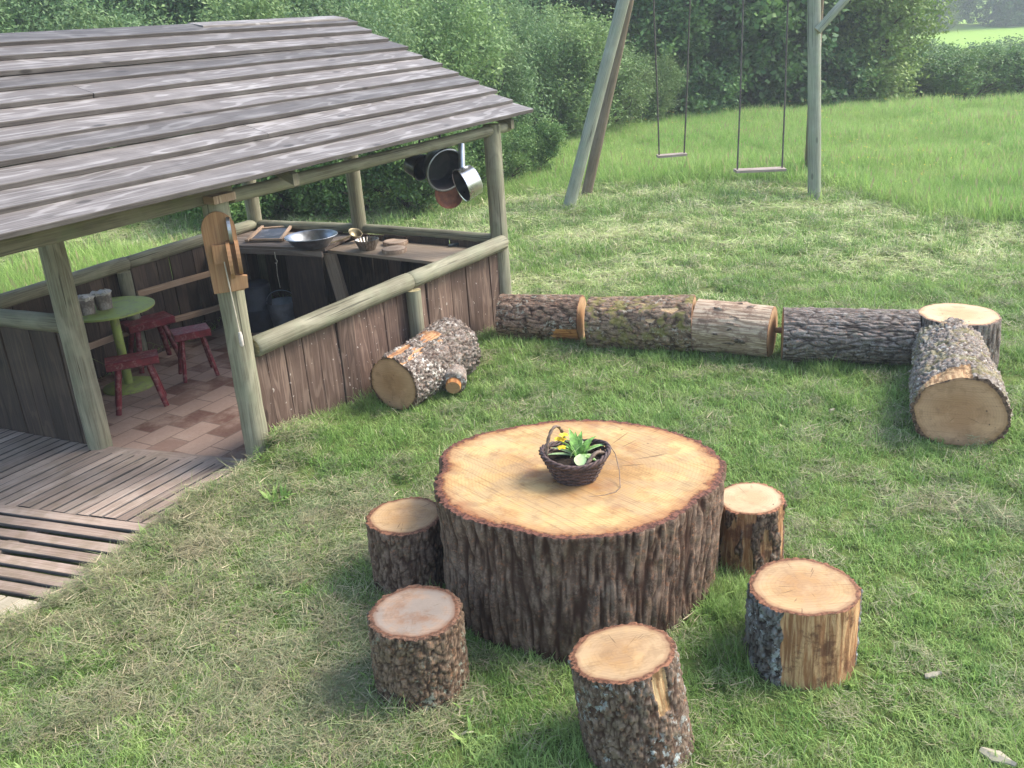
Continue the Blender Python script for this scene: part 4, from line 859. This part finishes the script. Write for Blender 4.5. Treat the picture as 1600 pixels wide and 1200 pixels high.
TROD = [(at(1290, 742), .10, .03), (at(1400, 775), .10, .03), (at(1510, 800), .10, .03), (at(1600, 830), .10, .03), (at(560, 1090), .2, .1)]
LAWN = [blades('a', M_grass, 80, .075, .026, .06, .0046, .9), blades('b', M_grass, 80, .075, .032, .075, .0048, 1.1), blades('c', M_grass, 60, .07, .04, .095, .0052, 1.2),
        blades('d', M_grass, 60, .08, .06, .12, .0056, 1.3), blades('e', M_grass, 45, .06, .09, .17, .0045, .9),
        blades('f', M_hay, 85, .10, .03, .085, .003, lie=True), blades('g', M_hay, 70, .11, .04, .12, .003, lie=True), blades('h', M_hay, 40, .09, .04, .09, .003, 1.6),
        blades('i', M_grass, 11, .035, .05, .09, .020, 1.3), blades('j', M_swath, 90, .11, .03, .09, .0045, lie=True), blades('k', M_swath, 70, .10, .03, .08, .005, 1.5)]
def dead(x, y):
    n = mnoise.noise(V((x*.9, y*.9, 3)))*.5+mnoise.noise(V((x*2.6, y*2.6, 8)))*.45
    d = .05+.75*n
    d += .62*sstep(.2, -.9, x)*sstep(5.6, 4.6, y)*(1-.55*sstep(3.2, 2.5, y))
    d += .5*math.exp(-(deckdepth(x, y)/.28)**2) if y < 6 else 0
    d -= .30*sstep(-.3, .5, x)
    for q, a_, b_ in TROD: d += .75*math.exp(-((x-q.x)**2/a_+(y-q.y)**2/b_))
    return d
P = []; RO = []; SC = []; IX = []
def put(x, y, k, s, zs=1., tilt=.12, dz=0.):
    P.append((x, y, gz(x, y)+dz)); RO.append((random.gauss(0, tilt), random.gauss(0, tilt), random.uniform(0, 6.28))); SC.append((s, s, s*zs)); IX.append(k)
bands = [(1.7, 3.2, 300, .85), (3.2, 4.8, 240, .95), (4.8, 6.6, 170, 1.1), (6.6, 9.0, 120, 1.3), (9.0, 12.0, 70, 1.7), (12.0, 16.5, 40, 2.2)]
for (y0, y1, den, sc) in bands:
    x0, x1 = -.75*y1-.5, .75*y1+.8
    for _ in range(int(den*(y1-y0)*(x1-x0))):
        x, y = random.uniform(x0, x1), random.uniform(y0, y1)
        if y > ytall(x)+.25 or not inview(x, y): continue
        if deckdepth(x, y) < .015 or blocked(x, y): continue
        d = dead(x, y)+random.gauss(0, .12); s = sc*random.uniform(.8, 1.25)
        hn = mnoise.noise(V((x*1.7, y*1.7, 20)))
        pale = sstep(7.6, 9.2, y)*(.45+.9*mnoise.noise(V((x*.45, y*1.5, 31)))+.5*mnoise.noise(V((x*2.5, y*5, 41))))
        if random.random() < pale: put(x, y, random.choice((9, 10)), s, .8); continue
        if d > .5: put(x, y, random.choice((5, 6, 5, 6, 7)), s, 1, .2, .006*random.random()); 
        if d < .72 or random.random() < .3:
            r = random.random()+hn*.5
            k = 4 if r > 1.18 else 3 if r > .98 else 2 if r > .6 else random.choice((0, 1))
            put(x, y, k, s, .75 if d > .4 else 1.)
        if random.random() < .10: put(x, y, 5, s*.9, 1, .2, .02)
        if random.random() < .014: put(x, y, 8, random.uniform(.7, 1.3))
for _ in range(5): q = at(436, 792); put(q.x+random.gauss(0, .02), q.y+random.gauss(0, .02), 8, 1.5)
# longer tufts where the mower could not reach
for (hx, hy, hr) in HOLES:
    for _ in range(int(10+hr*46)):
        a = random.uniform(0, 2*PI); r = hr*random.uniform(1.04, 1.35)+.02; x, y = hx+r*math.cos(a), hy+r*math.sin(a)
        if deckdepth(x, y) < .03 or blocked(x, y) or y > 12: continue
        if random.random() < .55: put(x, y, random.choice((4, 3, 3)), random.uniform(.55, .95))
for _ in range(90):   # along the plank wall
    q = lerp(B, C, random.random())-nn*random.uniform(.04, .16); put(q.x, q.y, random.choice((3, 4, 3, 2)), random.uniform(.6, 1.0))
for (x, y) in ((.9, 3.35), (.95, 3.5), (1.0, 3.25), (.93, 3.7), (.86, 3.2), (2.25, 6.2), (2.3, 6.15), (.25, 7.0), (1.1, 6.55), (-.1, 7.1), (-.02, 7.05)):
    for _ in range(7): put(x+random.gauss(0, .06), y+random.gauss(0, .06), 4, random.uniform(.7, 1.15))
for _ in range(120):  # clippings lying over the deck edge
    y = random.uniform(3.3, 5.4); x = float(np.interp(y, EDGE_Y, EDGE_X))+.0-abs(random.gauss(0, .08))
    P.append((x, y, -.055)); RO.append((random.gauss(0, .1), random.gauss(0, .1), random.uniform(0, 6))); SC.append((.5, .5, .5)); IX.append(random.choice((5, 6)))
scatter('lawn_grass', 'short mown grass with hay-like clippings round the stumps', LAWN, P, RO, SC, IX)
# meadow
MEAD = [blades('a', M_mead, 55, .20, .16, .34, .007, .7, heads=.02), blades('b', M_mead, 55, .22, .14, .30, .007, .9, heads=.02), blades('c', M_mead, 60, .20, .12, .22, .008, 1.0)]
P = []; RO = []; SC = []; IX = []
for _ in range(26000):
    y = random.uniform(9.5, 25); x = random.uniform(-.75*y-1, .75*y+1)
    if y > 21.5 and x > 10.5: continue
    yt = ytall(x)
    if y < yt+random.gauss(0, .18)+.12*mnoise.noise(V((x*2, 0, 7))) or not inview(x, y): continue
    s = random.uniform(.7, 1.25)*(.75+.5*mnoise.noise(V((x*.6, y*.6, 2)))+.1)
    if y-yt < 1.3: s *= 1.25
    P.append((x, y, gz(x, y))); RO.append((random.gauss(0, .1), random.gauss(0, .1), random.uniform(0, 6.28))); SC.append((s, s, s)); IX.append(random.choice((0, 1, 2)))
WN = (G-E).normalized(); WN = V((WN.y, -WN.x, 0)); WN = WN if WN.x < 0 else -WN
for _ in range(1500):  # behind the shelter
    q = G+(E-G)*random.uniform(-.25, 1.15)+WN*random.uniform(.42, 3.2); s = random.uniform(.9, 1.6)
    P.append((q.x, q.y, gz(q.x, q.y))); RO.append((random.gauss(0, .15), random.gauss(0, .15), random.uniform(0, 6.28))); SC.append((s, s, s*1.15)); IX.append(random.choice((0, 1)))
scatter('meadow_grass', 'tall unmown meadow grass behind the swings and the shelter', MEAD, P, RO, SC, IX)
# buttercups
me_ = blades('a', M_yel, 3, .08, .012, .02, .02, 1.5, lie=True, lev=2)
P = []; RO = []; SC = []; IX = []
for _ in range(420):
    y = random.uniform(11, 24); x = random.uniform(2.0, .7*y)
    if y < ytall(x)+.4 or mnoise.noise(V((x*.4, y*.5, 11))) < -.05 or not inview(x, y): continue
    P.append((x, y, gz(x, y)+random.uniform(.2, .34))); RO.append((0, 0, random.uniform(0, 6))); SC.append((1, 1, 1)); IX.append(0)
scatter('buttercups', 'scattered yellow buttercup heads in the meadow', [me_], P, RO, SC, IX)

# wood chips and a pale leaf on the lawn
for i, (px, py_, L_, W_, az, lab) in enumerate(((1458, 1053, .07, .028, .1, 'pale splinter of wood lying on the grass right of the half stripped stool'), (1560, 1182, .12, .06, -.9, 'large pale wood chip on the grass at the lower right corner'), (332, 816, .05, .025, .6, 'small whitish wood chip on the grass beside the boardwalk'), (1300, 640, .035, .02, .2, 'tiny white chip on the grass inside the ring of logs'))):
    c_ = at(px, py_, .035); mb = MB(); dd = V((math.cos(az), math.sin(az), .1)).normalized(); sd2 = V((-math.sin(az), math.cos(az), 0))
    random.seed(i+40); n_ = 7; top_ = []
    for k in range(n_+1):
        t_ = k/n_; w_ = W_*(.35+.65*math.sin(PI*min(1, t_*1.1+.08)))*random.uniform(.75, 1.1); p_ = c_+dd*(t_-.5)*L_; top_ += [p_-sd2*w_/2, p_+V((0, 0, .008)), p_+sd2*w_/2]
    n3 = len(top_); mb.add(top_+[p_-V((0, 0, .007)) for p_ in top_], [(3*k+j, 3*k+j+1, 3*k+j+4, 3*k+j+3) for k in range(n_) for j in (0, 1)]+[(n3+3*k+j+3, n3+3*k+j+4, n3+3*k+j+1, n3+3*k+j) for k in range(n_) for j in (0, 1)]+[(3*k, 3*k+3, n3+3*k+3, n3+3*k) for k in range(n_)]+[(3*k+5, 3*k+2, n3+3*k+2, n3+3*k+5) for k in range(n_)])
    tagp(mb.build('wood_chip', M_pale, loc=c_), lab, 'wood chip')
# ------------------------------------------------------------------ shrubs and trees
def leafmat(name, c1, c2, c3, trans=.3):
    t = NT(name); rn = t.attr('rnd'); oi = t.n('ShaderNodeObjectInfo').outputs['Random']; p = t.obj()
    c = t.mix(rn, c1, c2); c = t.mix(t.rng(t.noise(p, 1.1, 3., .6), .45, .65, 0, .7), c, c3)
    v = t.math('MULTIPLY_ADD', oi, .35, .82); c = t.mix(1., c, t.n('ShaderNodeCombineColor', {0: v, 1: v, 2: t.math('MULTIPLY', v, .95)}).outputs[0], 'MULTIPLY')
    return t.fin(c, .55, spec=.3, trans=trans)
M_l1 = leafmat('willow_leaf', (.105, .20, .085), (.18, .285, .12), (.24, .33, .15))
M_l2 = leafmat('bramble_leaf', (.08, .18, .055), (.18, .29, .085), (.22, .33, .10))
M_l3 = leafmat('dark_tree_leaf', (.055, .14, .05), (.18, .30, .09), (.13, .24, .075))
M_l5 = leafmat('light_willow_leaf', (.14, .235, .09), (.22, .33, .12), (.27, .37, .15))
M_l4 = leafmat('bright_tree_leaf', (.11, .19, .045), (.19, .28, .07), (.23, .30, .09))
M_trunk = bark('tree_bark', (.06, .05, .042), (.10, .085, .07), (.03, .022, .018), lam=.2)
def leaves_mesh(name, C_, S_, N_, ls, mat, seed, up=.3, asp=.5, zs=1.0):
    """C_: cluster centres (n,3); S_: cluster radius; N_: leaves per cluster"""
    r = np.random.default_rng(seed); n = len(C_)*N_
    c = np.repeat(C_, N_, 0); off = r.normal(size=(n, 3))*np.repeat(S_, N_)[:, None]*.55; off[:, 2] *= zs
    p = c+off; p[:, 2] = np.maximum(p[:, 2], .03)
    nrm = r.normal(size=(n, 3)); nrm[:, 2] = np.abs(nrm[:, 2])+up; nrm /= np.linalg.norm(nrm, axis=1)[:, None]
    t_ = np.cross(nrm, r.normal(size=(n, 3))); t_ /= np.linalg.norm(t_, axis=1)[:, None]; b_ = np.cross(nrm, t_)
    L = (ls*r.uniform(.6, 1.3, n))[:, None]; W = L*asp
    v = np.stack([p-t_*L/2, p+b_*W/2-t_*L*.05, p+t_*L/2, p-b_*W/2-t_*L*.05], 1).reshape(-1, 3)
    me = bpy.data.meshes.new(name); me.vertices.add(n*4); me.vertices.foreach_set('co', v.astype(np.float32).ravel())
    me.loops.add(n*4); me.loops.foreach_set('vertex_index', np.arange(n*4, dtype=np.int32)); me.polygons.add(n)
    me.polygons.foreach_set('loop_start', np.arange(0, n*4, 4, dtype=np.int32)); me.polygons.foreach_set('loop_total', np.full(n, 4, dtype=np.int32))
    a = me.attributes.new('rnd', 'FLOAT', 'FACE'); ct = np.repeat(r.uniform(0, 1, len(C_)), N_); a.data.foreach_set('value', np.clip(ct*.75+r.uniform(0, .25, n), 0, 1).astype(np.float32))
    me.materials.append(mat); me.update(); me.validate(); return me
def clusters(blobs, n, seed, shell=.74, inner=.22, nf=2.2, na=.42):
    r = np.random.default_rng(seed); out = []
    vol = np.array([b[1][0]*b[1][2] for b in blobs]); vol = vol/vol.sum()
    for k in r.choice(len(blobs), n, p=vol):
        c, rad = blobs[k]; d = r.normal(size=3); d /= np.linalg.norm(d); q = r.uniform(.2, shell) if r.random() < inner else r.uniform(shell, 1.05)
        q *= 1+na*mnoise.noise(V((d[0]*nf+k*7, d[1]*nf, d[2]*nf+seed)))*1.6
        p = np.array(c)+d*np.array(rad)*q
        if p[2] > .04: out.append(p)
    return np.array(out)
def blobset(seed, H, W, n, low=.25):
    r = np.random.default_rng(seed); b = [((0, 0, H*.45), (W*.62, W*.62, H*.5))]
    for k in range(n):
        a = r.uniform(0, 2*PI); z = r.uniform(low, .85)*H; q = W*r.uniform(.45, .8)*(1-.45*(z/H)); s = r.uniform(.28, .48)*W
        b.append(((q*math.cos(a), q*math.sin(a), z), (s, s, s*r.uniform(.8, 1.3))))
    return b
def stems(name, H, W, n, r0, seed, trunk=False):
    random.seed(seed); mb = MB()
    if trunk:
        p = [(0, 0, -.2)]+[(random.gauss(0, .05)*k, random.gauss(0, .05)*k, H*.75*k/6) for k in range(1, 7)]; tube(mb, p, [r0*(1-.12*k) for k in range(7)], 12)
    for k in range(n):
        a = 2*PI*k/n+random.uniform(-.4, .4); z0 = H*random.uniform(.2, .5) if trunk else 0; q = W*random.uniform(.5, .8); z1 = min(H*.9, z0+H*random.uniform(.3, .6)); rr_ = r0*(.4 if trunk else 1)
        tube(mb, [(0, 0, z0), (q*.35*math.cos(a), q*.35*math.sin(a), lerp(z0, z1, .5)), (q*.75*math.cos(a+.2), q*.75*math.sin(a+.2), lerp(z0, z1, .8)), (q*math.cos(a+.1), q*math.sin(a+.1), z1)], [rr_, rr_*.7, rr_*.4, rr_*.15], 7)
    mb.va['h'] = [.7]*len(mb.v); mb.va['s'] = [0]*len(mb.v)
    arr = mb; me = bpy.data.meshes.new(name); me.from_pydata(mb.v, [], mb.f); me.uv_layers.new(name='UVMap')
    for q in ('h', 's'): at_ = me.attributes.new(q, 'FLOAT', 'POINT'); at_.data.foreach_set('value', mb.va[q])
    me.materials.append(M_trunk); me.polygons.foreach_set('use_smooth', [True]*len(mb.f)); return me
def proto_plant(kind, seed, H, W, nb, ncl, nl, ls, crad, mat, trunk, zs=1.0, nst=7, r0=.03, low=.25, asp=.5):
    cl = clusters(blobset(seed, H, W, nb, low), ncl, seed); r = np.random.default_rng(seed)
    cm = leaves_mesh(kind+'_leaves', cl, crad*r.uniform(.6, 1.3, len(cl)), nl, ls, mat, seed, zs=zs, asp=asp)
    return (cm, stems(kind+'_stems', H, W, nst, r0, seed, trunk), trunk)
PR = {
 'willow': [proto_plant('willow', 51+i, 3.2, 1.6, 9, 620, 62, .085, .20, M_l1, False, 1.6, asp=.38) for i in range(3)],
 'lightwillow': [proto_plant('lightwillow', 91+i, 3.0, 1.6, 10, 560, 60, .09, .20, M_l5, False, 1.5, asp=.4) for i in range(2)],
 'bramble': [proto_plant('bramble', 61+i, 1.5, 1.2, 8, 380, 60, .075, .15, M_l2, False, 1.) for i in range(2)],
 'tree': [proto_plant('tree', 71+i, 6.5, 3.0, 18, 1100, 46, .16, .27, M_l3, True, 1., 9, .22, .06, .6) for i in range(3)],
 'bright': [proto_plant('bright', 81+i, 5.0, 2.3, 12, 700, 48, .14, .28, M_l4, True, 1., 8, .14, .08, .55) for i in range(2)]}
def plant(kind, name, lab, cat, x, y, sc, i, grp, rz=None):
    cm, sm, trunk = PR[kind][i % len(PR[kind])]
    r = thing(name, lab, cat, (x, y, gz(x, y)), grp); r.rotation_euler.z = i*2.1 if rz is None else rz; r.scale = sc if isinstance(sc, tuple) else (sc, sc, sc)
    a = bpy.data.objects.new('crown' if trunk else 'foliage', cm); b = bpy.data.objects.new('trunk' if trunk else 'stems', sm)
    for o in (a, b): COL.objects.link(o); o.parent = r
    return r
k = 0
# thicket behind the shelter
front = [(90, 372, .8), (250, 352, .9), (400, 318, .95), (500, 335, .8), (610, 318, .85), (700, 285, .95), (770, 262, .85), (845, 236, .8)]
for (px, py_, s) in front:
    g = at(px, py_); 
    plant('lightwillow' if k % 3 == 2 else 'willow', 'willow_shrub', 'grey-green willow shrub in the front rank of the thicket behind the shelter', 'shrub', g.x-.3, g.y+1.0, (s, s, s*random.uniform(.95, 1.1)), k, 'willow shrubs behind the shelter'); k += 1
for (px, py_, s) in [(30, 300, 1.1), (180, 280, 1.2), (330, 270, 1.15), (470, 262, 1.2), (600, 250, 1.2), (700, 225, 1.15), (790, 205, 1.1)]:
    g = at(px, py_); plant('willow', 'willow_shrub', 'taller willow shrub in the rear rank of the thicket behind the shelter', 'shrub', g.x-.3, g.y+1.2, (s, s, s*1.15), k, 'willow shrubs in the rear rank'); k += 1
for (px, py_, s, lab) in [(895, 228, (.95, .95, .78), 'light green willow shrub seen between the shelter and the leaning swing posts'), (970, 212, (.85, .85, .66), 'light green willow shrub behind the leaning swing posts'), (1020, 200, (.6, .6, .45), 'small light willow shrub at the edge of the dark trees')]:
    g = at(px, py_); plant('lightwillow', 'willow_shrub', lab, 'shrub', g.x, g.y+1.2, s, k, None); k += 1
for (px, py_, s) in [(560, 345, .75), (640, 340, .75), (720, 318, .7), (450, 345, .9), (350, 362, .8), (790, 300, .55), (840, 280, .5)]:
    g = at(px, py_); plant('bramble', 'bramble_bush', 'low dark green bramble bush at the foot of the willow thicket', 'bush', g.x, g.y+.5, s, k, 'bramble bushes at the foot of the thicket'); k += 1
# dark wood behind the meadow
for i, (x, y, s) in enumerate([(-6, 23, 1.1), (-2.5, 24.5, 1.1), (.6, 26, 1.15), (3.8, 27, 1.1), (6.6, 26.5, 1.15), (8.6, 26.2, .95), (2.2, 30, 1.3), (7.8, 31, 1.3), (-3, 30, 1.3), (-8, 29, 1.3), (10.6, 31, 1.0), (5.2, 24.9, .75)]):
    plant('tree', 'tree', 'tall dark green tree in the wood beyond the swings', 'tree', x, y, (s, s, s), i, 'dark trees beyond the swings')
for i, (x, y, s, lab) in enumerate([(9.75, 25.0, .8, 'rounded lighter tree at the right hand end of the wood'), (3.6, 24.2, .5, 'small bright green tree low at the edge of the wood by the left swing')]):
    plant('bright', 'tree', lab, 'tree', x, y, s, i, None)
# hedge and far field on the right
for i, (x, y, s) in enumerate([(15.5, 40, 1.5), (18.0, 41, 1.55), (20.3, 40.5, 1.45), (22.3, 41.5, 1.6), (24.6, 40.8, 1.5), (27, 42, 1.6), (19.2, 44.5, 1.6), (23.4, 45, 1.65), (16.6, 36, 1.1), (21.4, 36.5, 1.0), (13.0, 34, 1.3), (12.2, 24.6, .95), (13.6, 25.2, 1.0), (14.9, 25.0, .9), (16.3, 25.6, 1.05), (11.6, 26.5, 1.3), (17.8, 26, 1.0), (13.0, 27.5, 1.15), (15.6, 28, 1.15)]):
    plant('bramble', 'hedge_bush', 'rounded bush in the hedge at the right end of the meadow', 'bush', x, y, (s*1.15, s*1.1, s*(.84 if y < 30 else 1.0)), i, 'hedge bushes at the right end of the meadow')
for i in range(19):
    x = 20+i*3.1; plant('bright' if i % 3 == 0 else 'tree', 'far_tree', 'hazy tree on the far side of the distant field', 'tree', x, 86+3*math.sin(i*2.), 1.0+.2*math.sin(i*3.1), i, 'far trees beyond the distant field')
for i in range(7):
    x = -28+i*4.3; plant('tree', 'tree', 'large dark tree standing far behind the willow thicket', 'tree', x, 25+2*math.sin(i*2.3), 1.25, i+3, 'dark trees behind the willow thicket')

ORD = ['first', 'second', 'third', 'fourth', 'fifth', 'sixth', 'seventh', 'eighth', 'ninth', 'tenth', 'eleventh', 'twelfth', 'thirteenth', 'fourteenth', 'fifteenth', 'sixteenth', 'seventeenth', 'eighteenth', 'nineteenth', 'twentieth']+['twenty-'+q for q in ('first', 'second', 'third')]
def relabel(grp, text):
    L_ = sorted([o for o in COL.objects if o.parent is None and o.get('group') == grp], key=lambda o: o.location.x/max(1, o.location.y))
    for i, o in enumerate(L_): o['label'] = text % ('leftmost' if i == 0 else 'rightmost' if i == len(L_)-1 else ORD[i]+' from the left')
relabel('willow shrubs behind the shelter', 'grey-green willow shrub behind the shelter, %s in the front rank')
relabel('willow shrubs in the rear rank', 'taller willow shrub, %s in the rear rank behind the shelter')
relabel('bramble bushes at the foot of the thicket', 'low dark bramble bush, %s at the foot of the willow thicket')
relabel('dark trees beyond the swings', 'tall dark green tree, %s in the wood beyond the swings')
relabel('hedge bushes at the right end of the meadow', 'rounded green bush, %s in the hedge right of the wood')
relabel('far trees beyond the distant field', 'hazy tree, %s in the row beyond the distant field')
relabel('dark trees behind the willow thicket', 'large dark tree, %s behind the willow thicket')

# ------------------------------------------------------------------ haze
mb = MB(); x0, x1, y0, y1, z0, z1 = -95, 110, -12, 110, -3.0, 14.0
mb.add([(x0, y0, z0), (x1, y0, z0), (x1, y1, z0), (x0, y1, z0), (x0, y0, z1), (x1, y0, z1), (x1, y1, z1), (x0, y1, z1)], [(0, 3, 2, 1), (4, 5, 6, 7), (0, 1, 5, 4), (1, 2, 6, 5), (2, 3, 7, 6), (3, 0, 4, 7)])
hm = bpy.data.materials.new('haze_air'); hm.use_nodes = True; hm.node_tree.nodes.clear()
ho = hm.node_tree.nodes.new('ShaderNodeOutputMaterial'); pv = hm.node_tree.nodes.new('ShaderNodeVolumePrincipled'); pv.inputs['Density'].default_value = .0024; pv.inputs['Color'].default_value = (.86, .93, 1, 1); pv.inputs['Anisotropy'].default_value = .2
hm.node_tree.links.new(pv.outputs[0], ho.inputs['Volume'])
tagp(mb.build('haze', hm), 'thin bluish morning haze in the air', kind='stuff')
